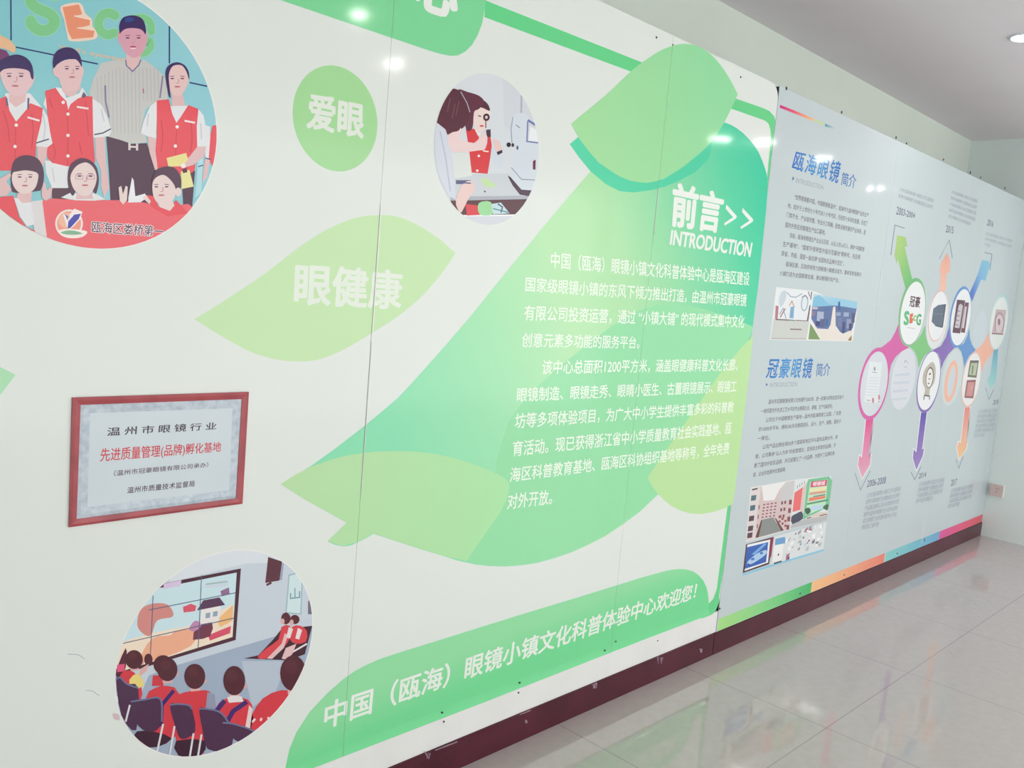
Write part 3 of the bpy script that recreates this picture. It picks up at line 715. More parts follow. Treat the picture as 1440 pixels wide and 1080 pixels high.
# least squares circle through the rim
pts = [W(*f7(*p)) for p in pr]
sx = sum(p[0] for p in pts)/len(pts); sz = sum(p[1] for p in pts)/len(pts)
MM = Matrix(((0, 0, 0), (0, 0, 0), (0, 0, 0))); RR = Vector((0, 0, 0))
for x, z in pts:
    r = (x - sx, z - sz, 1.0); q = (x-sx)**2 + (z-sz)**2
    for i in range(3):
        RR[i] += r[i]*q
        for j in range(3): MM[i][j] += r[i]*r[j]
so = MM.inverted() @ RR
c3 = (sx + so[0]/2, sz + so[1]/2); r3 = math.sqrt(so[2] + (so[0]/2)**2 + (so[1]/2)**2)
CL3 = halfplanes(ring(c3[0], c3[1], r3, r3))
A = board_art(0.0003); A.raw((240, 238, 236), tess(ring(c3[0], c3[1], r3 + .003, r3 + .003))); A.raw((206, 214, 226), tess(ring(c3[0], c3[1], r3, r3)))
P3 = A.build('photo', G1, 'round photo of seated children watching a screen')
def pa3(b): return Art(f7, b, clip=CL3)
A = pa3(0.0006)
A.add((222, 228, 236), [(300, 0), (1000, 0), (1000, 100), (660, 110), (300, 200)])
A.add((164, 178, 200), [(200, 640), (330, 592), (800, 455), (1010, 395), (1010, 1100), (0, 1100)])
A.add((188, 198, 214), [(640, 572), (860, 572), (800, 720), (690, 790)])
A.add((96, 50, 62), [(766, 78), (832, 100), (820, 190), (752, 202)]); A.line((96, 50, 62), [(758, 212), (782, 200)], 10); A.line((160, 170, 195), [(836, 108), (826, 188)], 10)
A.add((160, 190, 200), [(862, 162), (932, 145), (924, 352), (848, 346)]); A.add((214, 232, 236), [(868, 168), (926, 152), (918, 346), (854, 340)])
A.line((120, 160, 176), [(872, 250), (872, 275), (915, 270), (915, 240)], 6); A.line((120, 160, 176), [(893, 225), (893, 270)], 5); A.add((120, 110, 130), [(955, 290), (975, 270), (975, 350), (955, 350)])
A.build('classroom', P3)
A = pa3(0.0012)
A.add((80, 42, 58), [(100, 236), (637, 133), (612, 472), (20, 650)])
A.add((206, 230, 238), [(90, 258), (617, 152), (597, 458), (10, 640)])
A.add((246, 226, 206), [(10, 500), (210, 440), (420, 400), (600, 300), (597, 458), (10, 640)])
A.add((244, 176, 146), [(160, 560), (215, 465), (300, 450), (330, 430), (420, 425), (400, 500), (210, 575)], 3)
A.add((246, 190, 130), [(520, 380), (600, 305), (598, 380), (540, 410)]); A.add((220, 84, 110), [(480, 450), (590, 405), (585, 440), (490, 475)])
A.add((216, 142, 136), [(145, 400), (160, 330), (215, 300), (290, 305), (315, 360), (240, 380), (210, 450), (170, 440)], 4)
A.add((120, 60, 80), [(410, 465), (425, 410), (500, 385), (490, 455), (420, 470)], 2); A.add((196, 140, 180), [(390, 420), (420, 380), (450, 400), (420, 430)], 3)
A.add((240, 234, 232), [(445, 398), (450, 322), (542, 304), (534, 382)]); A.add((92, 60, 90), [(428, 332), (458, 284), (535, 270), (562, 306)]); A.add((150, 170, 190), [(470, 345), (492, 341), (490, 366), (468, 370)]); A.add((150, 170, 190), [(505, 338), (527, 334), (525, 358), (503, 362)])
A.add((210, 220, 232), [(468, 205), (520, 190), (575, 190), (570, 215), (520, 222), (470, 225)], 3); A.line((150, 190, 190), [(470, 208), (572, 195)], 6)
A.add((150, 110, 150), [(540, 240), (580, 222), (583, 255), (545, 265)]); A.add((222, 90, 110), [(362, 315), (400, 300), (425, 310), (420, 335), (365, 342)])
A.add((220, 200, 230), [(270, 205), (355, 188), (350, 215), (270, 230)])
for l in ([(220, 262), (206, 575)], [(450, 165), (434, 510)], [(60, 492), (604, 368)], [(200, 330), (612, 248)]): A.line((84, 100, 130), l, 4)
A.build('wall_screen', P3, 'bright video wall in a dark frame')
CH = (80, 48, 78); CH2 = (112, 116, 152)
def kid(hx, hy, hw, hh, body, extra=None, base=0.0024, label=None, tilt=0.0):
    A = pa3(base)
    A.add((216, 62, 74), body, 2)
    A.add((228, 178, 176), [(hx - hw*.5, hy + hh*.4), (hx + hw*.5, hy + hh*.3), (hx + hw*.5, hy + hh*1.12), (hx - hw*.4, hy + hh*1.2)])
    A.ell((222, 172, 168), hx + hw*.92, hy + hh*.35, hw*.22, hh*.2, 10)
    A.ell((86, 40, 50), hx, hy, hw, hh, 22, tilt); A.ell((93, 45, 55), hx - hw*.2, hy - hh*.35, hw*.5, hh*.4, 14, tilt)
    if extra: extra(A)
    A.build('person', P3, label)
def chair(pts, legs, base):
    A = pa3(base); A.add(CH, pts, 3)
    A.line(CH2, smooth_pts(pts[:4], 4, False), 8)
    for l in legs: A.line((224, 220, 226), l, 9)
    A.build('chair', P3)
def ex(A): A.add((236, 214, 130), [(108, 660), (150, 630), (178, 690), (120, 700)], 2)
kid(130, 565, 42, 45, [(60, 660), (80, 620), (130, 625), (165, 690), (160, 760), (90, 760), (80, 700)], ex, 0.0024, 'child with one yellow sleeve')
A = pa3(0.0021); A.add((92, 44, 60), [(55, 590), (90, 510), (95, 560), (80, 640), (40, 640)], 2); A.add((232, 90, 130), [(50, 590), (85, 585), (85, 620), (50, 625)]); A.build('person', P3)
A = pa3(0.0022); A.add((210, 60, 70), [(220, 640), (260, 640), (270, 690), (215, 690)]); A.ell((86, 40, 50), 268, 590, 46, 46); A.build('person', P3)
A = pa3(0.0020); A.ell((86, 40, 50), 198, 565, 20, 28); A.add((228, 178, 176), [(160, 610), (200, 585), (190, 620), (150, 650)]); A.build('person', P3)
kid(288, 612, 48, 56, [(185, 750), (230, 700), (290, 690), (345, 730), (330, 930), (220, 920)], lambda A: A.line((60, 40, 110), [(318, 712), (262, 780), (258, 880)], 18), 0.0026, 'child with a dark backpack strap')
kid(418, 645, 50, 60, [(320, 770), (370, 720), (440, 712), (490, 718), (500, 800), (460, 1010), (340, 1000)], lambda A: A.add((150, 154, 178), [(478, 720), (512, 730), (520, 800), (470, 800)]), 0.0028, 'child with a grey sleeve')
def ex4(A):
    A.add((232, 226, 228), [(570, 745), (600, 735), (640, 740), (650, 765), (580, 770)])
    A.line((70, 44, 110), [(560, 760), (520, 810)], 22); A.line((70, 44, 110), [(665, 765), (600, 810), (560, 880)], 22); A.add((236, 214, 214), [(676, 780), (692, 800), (680, 890), (655, 900)])
kid(605, 665, 52, 70, [(515, 800), (570, 748), (640, 745), (690, 780), (680, 905), (580, 880)], ex4, 0.0030, 'child with two dark straps')
kid(885, 630, 62, 85, [(690, 830), (740, 750), (830, 710), (900, 740), (800, 900), (680, 900)], lambda A: [A.line((248, 220, 224), [(690 + 40*k, 862 - 6*k), (705 + 30*k, 846 - 4*k)], 10) for k in range(3)], 0.0030, 'child cut off at the right rim', )
chair([(45, 660), (65, 650), (95, 680), (150, 700), (140, 900), (70, 830)], [[(110, 780), (90, 860)]], 0.0034)
chair([(115, 765), (180, 755), (255, 752), (262, 860), (220, 908), (150, 880)], [[(268, 870), (240, 1000)], [(322, 880), (298, 1020)]], 0.0038)
A = pa3(0.0036); A.add((64, 34, 52), [(145, 905), (230, 908), (310, 940), (240, 980), (170, 975), (135, 940)], 2); A.add((64, 34, 52), [(330, 950), (470, 950), (440, 1030), (340, 1020)], 2); A.build('seat', P3)
chair([(300, 780), (340, 776), (390, 782), (405, 800), (420, 905), (355, 942), (325, 880)], [[(412, 915), (392, 1040)], [(450, 920), (432, 1030)]], 0.0042)
chair([(440, 798), (480, 800), (545, 820), (600, 900), (580, 990), (480, 990), (455, 900)], [], 0.0042)
chair([(550, 865), (600, 870), (700, 905), (690, 940), (640, 960), (590, 930)], [], 0.0046)
A = Art(f7, 0.0016); A.add((244, 244, 248), [(36, 672), (43, 672), (46, 738), (70, 745), (69, 768), (48, 766), (38, 740)]); A.build('peeling_edge', P3)
A = Art(f7, 0.0014); A.add((214, 190, 200), [(30, 820), (58, 826), (60, 852), (34, 846)], 2); A.build('peeling_edge', P3)
# seated row at the right
A = pa3(0.0024)
A.add((70, 34, 50), [(650, 560), (720, 545), (790, 470), (830, 420), (975, 405), (940, 540), (860, 568)])
A.line((236, 224, 226), [(850, 562), (880, 530), (950, 490)], 8); A.build('bench', P3)
for pts, hd, skin in (([(715, 555), (760, 510), (815, 470), (830, 410), (870, 405), (875, 450), (830, 520), (760, 560)], (850, 370, 22, 28), [(760, 560), (830, 490), (845, 440), (860, 450), (840, 510), (785, 562)]),
                      ([(870, 470), (880, 410), (920, 405), (950, 430), (945, 480), (900, 490)], (893, 375, 22, 22), [(830, 560), (850, 510), (900, 490), (880, 540), (850, 565)])):
    A = pa3(0.0028); A.add((222, 70, 80), pts, 2); A.add(SKIN, skin); A.add((236, 226, 228), [(hd[0] + 14, hd[1] + 40), (hd[0] + 34, hd[1] + 50), (hd[0] + 20, hd[1] + 95), (hd[0] + 2, hd[1] + 90)])
    A.ell((92, 42, 52), *hd); A.ell((228, 178, 176), hd[0] - hd[2]*.7, hd[1] + 14, 9, 14); A.build('person', P3)

#@@BOARD2
# ------------------------------------------------------------------ the pale blue timeline board
B2X0, B2X1 = EDGE1 + .003, XFAR - .002
G2 = thing('timeline_board', ((B2X0 + B2X1)/2, 0, BZ0), 'pale blue glossy wall board with a company history timeline of coloured ovals and arrows', 'display board')
S2A, S2B = W(1236, 410)[0], W(1300, 735)[0]
BG2 = (197, 208, 212)
seams2 = (S2A, S2B)
edges = [B2X0, S2A, S2B, B2X1]
for i in range(3):
    bm = bmesh.new(); add_box(bm, edges[i] + (.0003 if i else 0), edges[i+1] - .0003, 0.0, 0.003, BZ0 + .001, TOPZ, 0.0004); bm_obj('printed_sheet', bm, pm(BG2), G2)
box('backing_board', B2X0 + .004, B2X1, 0.0032, 0.0155, BZ0 + .001, TOPZ - .002, M_DARK, G2)
for xs, pz0, pz1 in ((S2A, (1238, 380), (1234, 430)), (S2B, (1303, 705), (1296, 764))):
    bm = bmesh.new(); add_box(bm, xs - .004, xs + .002, -0.002, 0.0, W(*pz1)[1], W(*pz0)[1], .0008); bm_obj('seam_glint', bm, pm((236, 238, 238)), G2)  # pale strip painted in as the light streak on the seam
def b2(fr=PX, base=0.0004): return Art(fr, base, seams=seams2)
# coloured strip along the bottom, line along the top
zs0, zs1 = BZ0 + .002, W(1143, 821)[1]
zs1 = BZ0 + .062
def seg(A, m, ua, ub, z0, z1):
    xa, xb = W(*ua)[0], W(*ub)[0]; A.raw(m, [[(xa, z0), (xb, z0), (xb, z1), (xa, z1)]])
A = b2()
seg(A, grad('strip_green', (1012, 870), (1141, 826), [(0, (172, 226, 140)), (.5, (132, 216, 140)), (1, (60, 186, 108))]), (1010.6, 870), (1141, 826), zs0, zs1)
seg(A, grad('strip_orange', (1141, 826), (1243, 785), [(0, (250, 198, 140)), (1, (240, 130, 112))]), (1141, 826), (1243.5, 785), zs0, zs1)
seg(A, grad('strip_teal', (1244, 785), (1320, 755), [(0, (136, 212, 206)), (.6, (116, 190, 214)), (1, (110, 170, 214))]), (1245, 785), (1320.5, 755), zs0, zs1)
seg(A, grad('strip_magenta', (1321, 755), (1380, 735), [(0, (222, 86, 160)), (.5, (232, 70, 120)), (1, (226, 70, 84))]), (1320.7, 755), (1381, 730), zs0, zs1)
A.build('colour_strip', G2)
A = b2(frame(1040, 0, 3.6), .0006)
A.add(grad('line_magenta', (1097, 150), (1148, 172), [(0, (206, 30, 130)), (.35, (232, 76, 110)), (.7, (246, 160, 120)), (1, (236, 206, 150))]), [(205, 530), (270, 556), (380, 602), (379, 614), (270, 571), (204, 546)])
A.add((196, 216, 160), [(381, 603), (430, 622), (429, 634), (380, 614)]); A.add(grad('line_teal', (1160, 176), (1174, 181), [(0, (70, 150, 170)), (1, BG2)]), [(433, 625), (485, 646), (484, 656), (432, 640)])
A.build('accent_line', G2)
# headings and paragraphs
fA, fB = frame(1080, 100, 3.375), frame(1040, 380, 3.6)
def blue(n, a, b): return grad(n, a, b, [(0, (24, 104, 190)), (.5, (62, 152, 212)), (1, (30, 104, 186))])
A = b2(fA, .0006); bm1 = blue('heading_blue', (1117, 210), (1180, 262))
A.text(bm1, '瓯海眼镜', (125, 375), (347, 430), (336, 535), (113, 462), bold=.018, shear=.2, space=1.18); A.text((70, 120, 184), '简介', (353, 478), (422, 494), (413, 557), (346, 540), bold=.012)
A.add((90, 130, 170), [(117, 500), (126, 509), (113, 522)]); A.text((158, 164, 180), 'INTRODUCTION', (135, 506), (264, 542), (261, 563), (131, 529))
A.build('heading_lettering', G2)
A = b2(fB, .0006); bm2 = blue('heading_blue_lower', (1078, 500), (1142, 535))
A.text(bm2, '冠豪眼镜', (143, 446), (373, 444), (366, 546), (133, 546), bold=.018, shear=.2, space=1.18); A.text((70, 120, 184), '简介', (391, 470), (460, 470), (456, 533), (386, 538), bold=.012)
A.add((90, 130, 170), [(134, 571), (145, 579), (132, 588)]); A.text((158, 164, 180), 'INTRODUCTION', (156, 570), (293, 565), (290, 588), (152, 592))
A.build('heading_lettering', G2)
INK = (104, 92, 104); GREY = (168, 176, 187); GREY2 = (176, 185, 195)
w1, w2 = frame(1080, 260, 7.714), frame(1050, 540, 8.307)
for fr, s, *q in ((w1, '“世界眼镜看中国，中国眼镜看温州”，瓯海作为温州眼镜产业的主产', (288, 100), (1095, 306), (1088, 356), (282, 160)),
 (w1, '地，起步于上世纪七十年代末八十年代初，历经四十多年的发展，形成了', (218, 195), (1085, 395), (1075, 450), (212, 250)),
 (w1, '门类齐全、产业链完整、专业分工明确、配套设施完善的产业体系，是', (205, 295), (1064, 490), (1056, 545), (200, 350)),
 (w1, '国内外知名的眼镜生产出口基地。', (192, 402), (628, 490), (620, 546), (186, 460)),
 (w1, '目前，瓯海有眼镜生产企业五百家，从业人员5-6万人，拥有“中国眼镜', (242, 520), (1048, 675), (1040, 726), (236, 575)),
 (w1, '生产基地”、“国家外贸转型升级示范基地”等称号，先后荣', (165, 610), (1005, 760), (998, 815), (158, 668)),
 (w1, '获省、市级、国家一级名牌“全国知名品牌示范区”。', (150, 712), (830, 830), (822, 882), (143, 770)),
 (w1, '瓯海区委，区政府将努力把眼镜小镇建设成为，集研发制造展示', (200, 830), (1015, 950), (1008, 998), (193, 885)),
 (w1, '小镇打造为全国眼镜名镇，推动眼镜时尚产业。', (130, 930), (775, 1010), (768, 1062), (122, 985)),
 (w2, '温州市冠豪眼镜有限公司创建于2002年，是一家集科研制造型贸易于', (258, 180), (1138, 128), (1130, 177), (250, 238)),
 (w2, '一体的国内外先进工艺水平的专业眼镜企业，眼镜、生产均属领先。', (170, 290), (1010, 232), (1002, 284), (162, 348)),
 (w2, '公司位于中国眼镜生产基地—温州市瓯海眼镜工业园，厂房面', (228, 395), (1105, 312), (1098, 363), (220, 450)),
 (w2, '积10000多平米，拥有200多名精英团队，设计、生产、销售、服务于', (143, 505), (1105, 408), (1098, 461), (135, 558)),
 (w2, '一体化。', (132, 607), (272, 598), (268, 653), (125, 665)),
 (w2, '公司产品远销全球20多个国家和地区并与国际品牌合作，享', (190, 710), (1065, 592), (1058, 643), (182, 765)),
 (w2, '誉，公司秉承“以人为本”的经营理念，坚持自主研发的品牌，不', (105, 820), (1045, 688), (1038, 740), (97, 875)),
 (w2, '断了国内外知名品牌，并已经建立了一代品牌，为提升了品牌形象', (95, 925), (1032, 782), (1024, 833), (85, 985)),
 (w2, '是，企业的发展中的里程碑。', (80, 1035), (462, 968), (452, 1024), (70, 1088))):
    A = b2(fr, .0006); A.text(INK, s, *q, bold=.006); A.build('text_line', G2)
# pictures beside the paragraphs
fp = frame(1070, 390, 9.6)
A = b2(fp, .0006); A.add((236, 236, 236), [(208, 130), (708, 185), (624, 850), (122, 842)]); A.add((206, 208, 204), [(172, 548), (655, 592), (616, 840), (130, 834)])
A.add((232, 234, 238), [(215, 138), (700, 190), (655, 590), (172, 548)])
A.add((200, 210, 220), [(240, 330), (270, 210), (330, 175), (345, 240), (320, 330), (270, 400)], 3); A.line((150, 164, 180), [(350, 200), (400, 260), (470, 270), (560, 220)], 12); A.line((160, 174, 190), [(250, 500), (300, 420), (340, 560)], 14)
A.ell((170, 184, 200), 590, 350, 50, 110, 20, .1); A.ell((226, 232, 238), 590, 350, 34, 90, 20, .1); A.line((140, 110, 110), [(550, 270), (600, 240), (635, 290)], 10)
A.add((184, 120, 130), [(200, 380), (240, 390), (225, 570), (190, 560)]); A.add((130, 170, 206), [(400, 400), (450, 390), (440, 555), (385, 550)]); A.line((184, 140, 110), [(385, 380), (420, 320), (450, 400)], 12); A.line((150, 100, 90), [(330, 420), (260, 540)], 14)
A.add((110, 70, 80), [(655, 380), (672, 370), (640, 590), (620, 585)]); A.line((110, 80, 80), [(200, 570), (380, 578)], 14); A.line((110, 140, 110), [(380, 575), (460, 585)], 14); A.line((110, 80, 80), [(470, 580), (630, 588)], 10); A.line((70, 80, 100), [(640, 190), (660, 260)], 10); A.line((60, 60, 80), [(685, 195), (672, 300)], 12)
A.line((140, 120, 124), [(395, 700), (550, 705)], 18); A.line((170, 160, 160), [(140, 826), (616, 834)], 12)
A.build('picture', G2, 'small picture of a white sculpture on a grey plinth')
A = b2(fp, .0006); A.add((236, 236, 236), [(708, 185), (1300, 430), (1236, 864), (624, 850)]); A.add(grad('sky_blue', (1150, 415), (1150, 435), [(0, (186, 212, 226)), (1, (150, 200, 226))]), [(712, 220), (1300, 330), (1296, 430), (690, 400)])
A.add((130, 190, 222), [(712, 270), (780, 240), (850, 290), (900, 350), (1000, 390), (690, 400)])
A.add((90, 110, 160), [(690, 400), (1000, 380), (1150, 400), (1294, 425), (1240, 690), (1120, 770), (1010, 700), (900, 700), (760, 690), (680, 560)])
A.add((232, 222, 214), [(680, 560), (760, 690), (900, 710), (940, 640), (975, 400), (1005, 390), (1010, 650), (1090, 770), (1240, 700), (1226, 855), (800, 845)])
A.add((120, 150, 90), [(668, 620), (720, 700), (800, 840), (640, 838)]); A.add((150, 120, 70), [(1170, 850), (1228, 780), (1222, 858)])
A.add((56, 92, 160), [(1045, 330), (1068, 325), (1075, 440), (1040, 440)])
for x, y, w_, h, c in ((690, 450, 50, 70, (130, 120, 150)), (760, 460, 90, 130, (170, 180, 206)), (740, 590, 60, 70, (50, 60, 120)), (800, 560, 70, 110, (84, 90, 140)), (880, 560, 30, 100, (50, 96, 150)), (1040, 540, 60, 130, (110, 118, 160)), (1100, 600, 40, 150, (60, 66, 120)), (1160, 560, 60, 130, (140, 148, 180)), (1190, 620, 40, 100, (60, 60, 110)), (1230, 480, 40, 130, (80, 76, 120)), (1020, 470, 60, 50, (150, 160, 190)), (860, 410, 60, 40, (70, 110, 160)), (700, 400, 70, 30, (210, 190, 196)), (1120, 470, 70, 60, (150, 165, 200))):
    A.add(c, [(x, y), (x + w_, y + 6), (x + w_ - 6, y + h), (x - 6, y + h)])
A.build('picture', G2, 'small picture of a town with blue towers and a long road')
fb = frame(1040, 660, 6.75)
def windows(A, c, o, du, dv, nu, nv, su, sv):
    for i in range(nu):
        for j in range(nv):
            x, y = o[0] + du[0]*i + dv[0]*j, o[1] + du[1]*i + dv[1]*j
            A.add(c, [(x, y), (x + su, y - su*.12), (x + su - 2, y + sv - su*.12), (x - 2, y + sv)])
A = b2(fb, .0006); A.add((238, 236, 236), [(108, 172), (528, 98), (478, 572), (58, 690)])
A.add((216, 196, 196), [(112, 178), (210, 160), (228, 300), (330, 290), (380, 190), (440, 120), (524, 104), (474, 568), (62, 682)])
A.add((226, 214, 214), [(112, 178), (205, 165), (160, 480), (150, 655), (62, 682)]); A.add((206, 204, 206), [(440, 125), (524, 106), (505, 300), (380, 320), (390, 195)])
A.add((140, 144, 142), [(205, 480), (320, 455), (345, 500), (400, 560), (405, 585), (160, 650)]); A.add((110, 60, 60), [(150, 650), (205, 480), (215, 490), (180, 645)]); A.add((110, 64, 60), [(330, 455), (350, 470), (420, 580), (395, 585)])
for y in (250, 345, 445, 540, 605): A.add((74, 110, 124) if y < 440 else (90, 64, 76), [(112 - (y - 250)*.1, y), (160 - (y - 250)*.1, y - 8), (154 - (y - 250)*.1, y + 42), (106 - (y - 250)*.1, y + 50)])
A.line((60, 50, 60), [(118, 195), (170, 182)], 12)
windows(A, (150, 74, 84), (225, 330), (36, -5), (-4, 30), 4, 5, 20, 12)
windows(A, (140, 70, 80), (470, 290), (0, 0), (-8, 80), 1, 4, 26, 45); windows(A, (140, 76, 84), (395, 305), (30, -6), (-8, 65), 2, 3, 18, 30); windows(A, (150, 90, 96), (180, 340), (0, 0), (-8, 90), 1, 3, 10, 40)
windows(A, (150, 80, 84), (370, 440), (28, 20), (0, 45), 3, 2, 20, 22)
A.build('picture', G2, 'small picture of pink office blocks round a courtyard')
A = b2(fb, .0006); A.add((226, 230, 232), [(530, 96), (870, 62), (826, 488), (480, 566)])
A.add((236, 112, 112), [(522, 222), (602, 168), (575, 385), (502, 405)]); A.add((220, 200, 196), [(605, 160), (640, 130), (600, 420), (575, 400)])
A.add((120, 196, 150), [(655, 95), (850, 66), (880, 110), (850, 350), (600, 480), (640, 130)]); A.add((190, 230, 200), [(670, 120), (835, 95), (815, 360), (625, 440)])
A.add((214, 70, 110), [(680, 118), (832, 98), (826, 155), (672, 172)]); A.text((250, 225, 230), '眼镜城', (700, 122), (815, 106), (808, 148), (695, 160), bold=.03)
A.add((236, 230, 180), [(668, 185), (825, 160), (820, 200), (664, 215)]); A.add((222, 160, 140), [(664, 222), (820, 200), (815, 225), (660, 245)]); A.add((80, 80, 90), [(700, 255), (815, 235), (812, 245), (698, 262)]); A.add((236, 130, 100), [(660, 270), (815, 250), (812, 275), (656, 305)]); A.add((190, 216, 236), [(680, 350), (790, 335), (785, 380), (675, 390)]); A.line((90, 150, 110), [(640, 330), (840, 290)], 16)
A.add((58, 96, 76), [(618, 380), (660, 365), (675, 400), (640, 430)], 3); A.add((70, 110, 84), [(790, 360), (830, 330), (845, 350), (830, 390)], 3); A.add((70, 76, 96), [(492, 450), (540, 420), (590, 400), (600, 470), (500, 520)], 2)
A.add((186, 188, 190), [(490, 525), (600, 480), (760, 440), (838, 430), (826, 488), (482, 562)]); A.add((220, 210, 200), [(640, 450), (740, 410), (830, 400), (825, 440), (640, 475)]); A.line((90, 60, 80), [(640, 465), (680, 455)], 8); A.line((120, 60, 60), [(760, 440), (830, 425)], 8)
for x in (548, 570, 592, 615): A.line((110, 120, 120), [(x, 180 - (x - 548)*.6), (x + 3, 150 - (x - 548)*.6)], 5)
A.build('picture', G2, 'small picture of a green shop front with a red billboard')
A = b2(fb, .0006); A.add((80, 44, 58), [(62, 712), (325, 640), (280, 900), (30, 985)]); A.add((240, 240, 244), [(74, 715), (292, 665), (270, 885), (48, 965)]); A.add((52, 98, 186), [(72, 740), (272, 690), (252, 880), (50, 945)])
A.add((120, 170, 226), [(110, 810), (230, 705), (262, 705), (150, 810)]); A.add((176, 206, 238), [(75, 880), (150, 810), (245, 765), (255, 800), (180, 860), (95, 905)], 3); A.line((70, 120, 196), [(110, 858), (140, 845)], 22); A.line((70, 120, 196), [(195, 800), (220, 790)], 22); A.add((150, 40, 70), [(300, 650), (325, 642), (300, 830), (280, 840)]); A.line((40, 60, 120), [(80, 895), (100, 910)], 10)
A.build('picture', G2, 'small picture of a blue screen with spectacles')
A = b2(fb, .0006); A.add((222, 226, 228), [(330, 640), (826, 500), (796, 756), (300, 905)]); A.add((110, 160, 210), [(340, 660), (430, 640), (440, 700), (335, 720)]); A.add((240, 240, 240), [(330, 725), (420, 705), (400, 860), (315, 880)])
A.line((140, 200, 226), [(30, 1000), (300, 915), (800, 765)], 18)
random.seed(9)
for k in range(46):
    t = random.random(); x = 430 + 370*t; y = 640 - 120*t + random.uniform(0, 210) - 40*t
    c = random.choice([(150, 154, 166), (190, 196, 200), (120, 110, 130), (200, 210, 210), (244, 244, 244), (130, 160, 170), (170, 100, 120), (246, 246, 248), (230, 232, 234)])
    s_ = random.uniform(10, 34); A.add(c, [(x, y), (x + s_, y - s_*.8), (x + s_*.8, y + s_*random.uniform(.2, 1.2)), (x - 4, y + s_)])
A.line((60, 44, 60), [(325, 895), (400, 872)], 12); A.line((60, 60, 140), [(468, 830), (462, 855)], 14); A.line((110, 50, 60), [(365, 820), (372, 800)], 12)
A.build('picture', G2, 'small strip of factory pictures')

# ------------------------------------------------------------------ timeline ovals and arrows
T0, T1, T2 = frame(1230, 240, 7.579), frame(1200, 370, 4.909), frame(1190, 560, 4.909)
def oval(top, bot, cx=None, k=1.0, fr=T1):
    a, b = W(*fr(*top)), W(*fr(*bot)); r = (a[1] - b[1])/2
    return ((a[0] + b[0])/2, (a[1] + b[1])/2, r*k, r)
MAG, GRN, PUR, BLU, PEA = (214, 92, 168), (124, 196, 124), (132, 100, 184), (92, 146, 208), (242, 178, 156)
def arrow(name, m, pts, fr, sm=0, halo=True):
    A = b2(fr, .0006)
    if halo:
        cx = sum(p[0] for p in pts)/len(pts); cy = sum(p[1] for p in pts)/len(pts)
        A.line((238, 240, 242), [p[:2] for p in pts] + [pts[0][:2]], 9)
    A.add(m, pts, sm); return A.build(name, G2)
arrow('arrow', grad('arrow_green', (1262, 335), (1278, 395), [(0, (176, 206, 120)), (1, (112, 192, 112))]), [T0(*p) for p in ((240, 688), (330, 706), (348, 806), (320, 812), (340, 900))] + [T1(*p) for p in ((382, 10), (408, 115), (365, 190), (340, 100))] + [T0(*p) for p in ((247, 935), (235, 1003), (212, 900))], PX, 0, False)
arrow('arrow', grad('arrow_peach', (1332, 355), (1327, 405), [(0, (238, 172, 150)), (1, (242, 190, 170))]), [T0(*p) for p in ((772, 872), (806, 965), (803, 1050))] + [T1(*p) for p in ((658, 75), (645, 65), (638, 190), (594, 190), (604, 60), (594, 78))] + [T0(*p) for p in ((700, 1010), (720, 960))], PX, 0, False)
arrow('arrow', grad('arrow_blue', (1388, 372), (1366, 418), [(0, (132, 194, 220)), (.45, (120, 176, 222)), (1, (70, 104, 200))]), [T0(1145, 955), T0(1212, 962)] + [T1(*p) for p in ((945, 10), (912, 122), (882, 112), (818, 268), (804, 205), (860, 75))], PX, 0, False)
arrow('arrow', grad('arrow_pink', (1222, 590), (1212, 670), [(0, (220, 66, 140)), (.35, (226, 120, 168)), (1, (228, 168, 188))]), [(137, 140), (188, 138), (154, 405), (173, 375), (164, 460), (110, 552), (80, 460), (92, 392), (108, 412)], T2)
arrow('arrow', grad('arrow_purple', (1297, 582), (1288, 655), [(0, (92, 68, 170)), (.6, (140, 108, 188)), (1, (152, 124, 194))]), [(517, 100), (556, 97), (524, 355), (538, 343), (528, 400), (484, 495), (460, 415), (466, 352), (484, 374)], T2)
arrow('arrow', grad('arrow_orange', (1360, 575), (1350, 640), [(0, (232, 132, 124)), (.55, (240, 176, 150)), (1, (246, 194, 140))]), [(820, 62), (855, 62), (830, 300), (838, 290), (828, 350), (780, 420), (764, 345), (774, 300), (790, 310)], T2)
arrow('arrow', grad('arrow_teal', (1400, 492), (1392, 545), [(0, (92, 166, 196)), (.55, (140, 200, 208)), (1, (160, 216, 210))]), [(970, 592), (998, 592), (990, 760), (978, 830), (945, 868), (924, 812), (945, 770)], T1, 0, False)
for fr, l, wd in ((T0, [(172, 900), (215, 580), (320, 614)], 1.3), (T0, [(690, 940), (795, 738), (828, 930)], 1.0), (T0, [(1170, 872), (1250, 890), (1228, 1060)], 1.1), (T2, [(60, 515), (98, 634), (166, 500)], .9), (T2, [(447, 508), (472, 562), (516, 472)], 1.0), (T2, [(757, 422), (776, 486), (808, 402)], .9), (T1, [(914, 860), (935, 942), (970, 870)], .9)):
    A = b2(PX, .0006); A.line((140, 150, 170), [fr(*p) for p in l], wd); A.build('chevron_line', G2)
def bubble(name, ring_c, ring_o, face_o, face_c=(238, 240, 242), label=None, base=.0014):
    A = b2(T1, base)
    if ring_c: A.raw(ring_c if not isinstance(ring_c, tuple) else mat(ring_c), tess(ring(*ring_o)))
    A.raw(face_c, tess(ring(*face_o))); return A
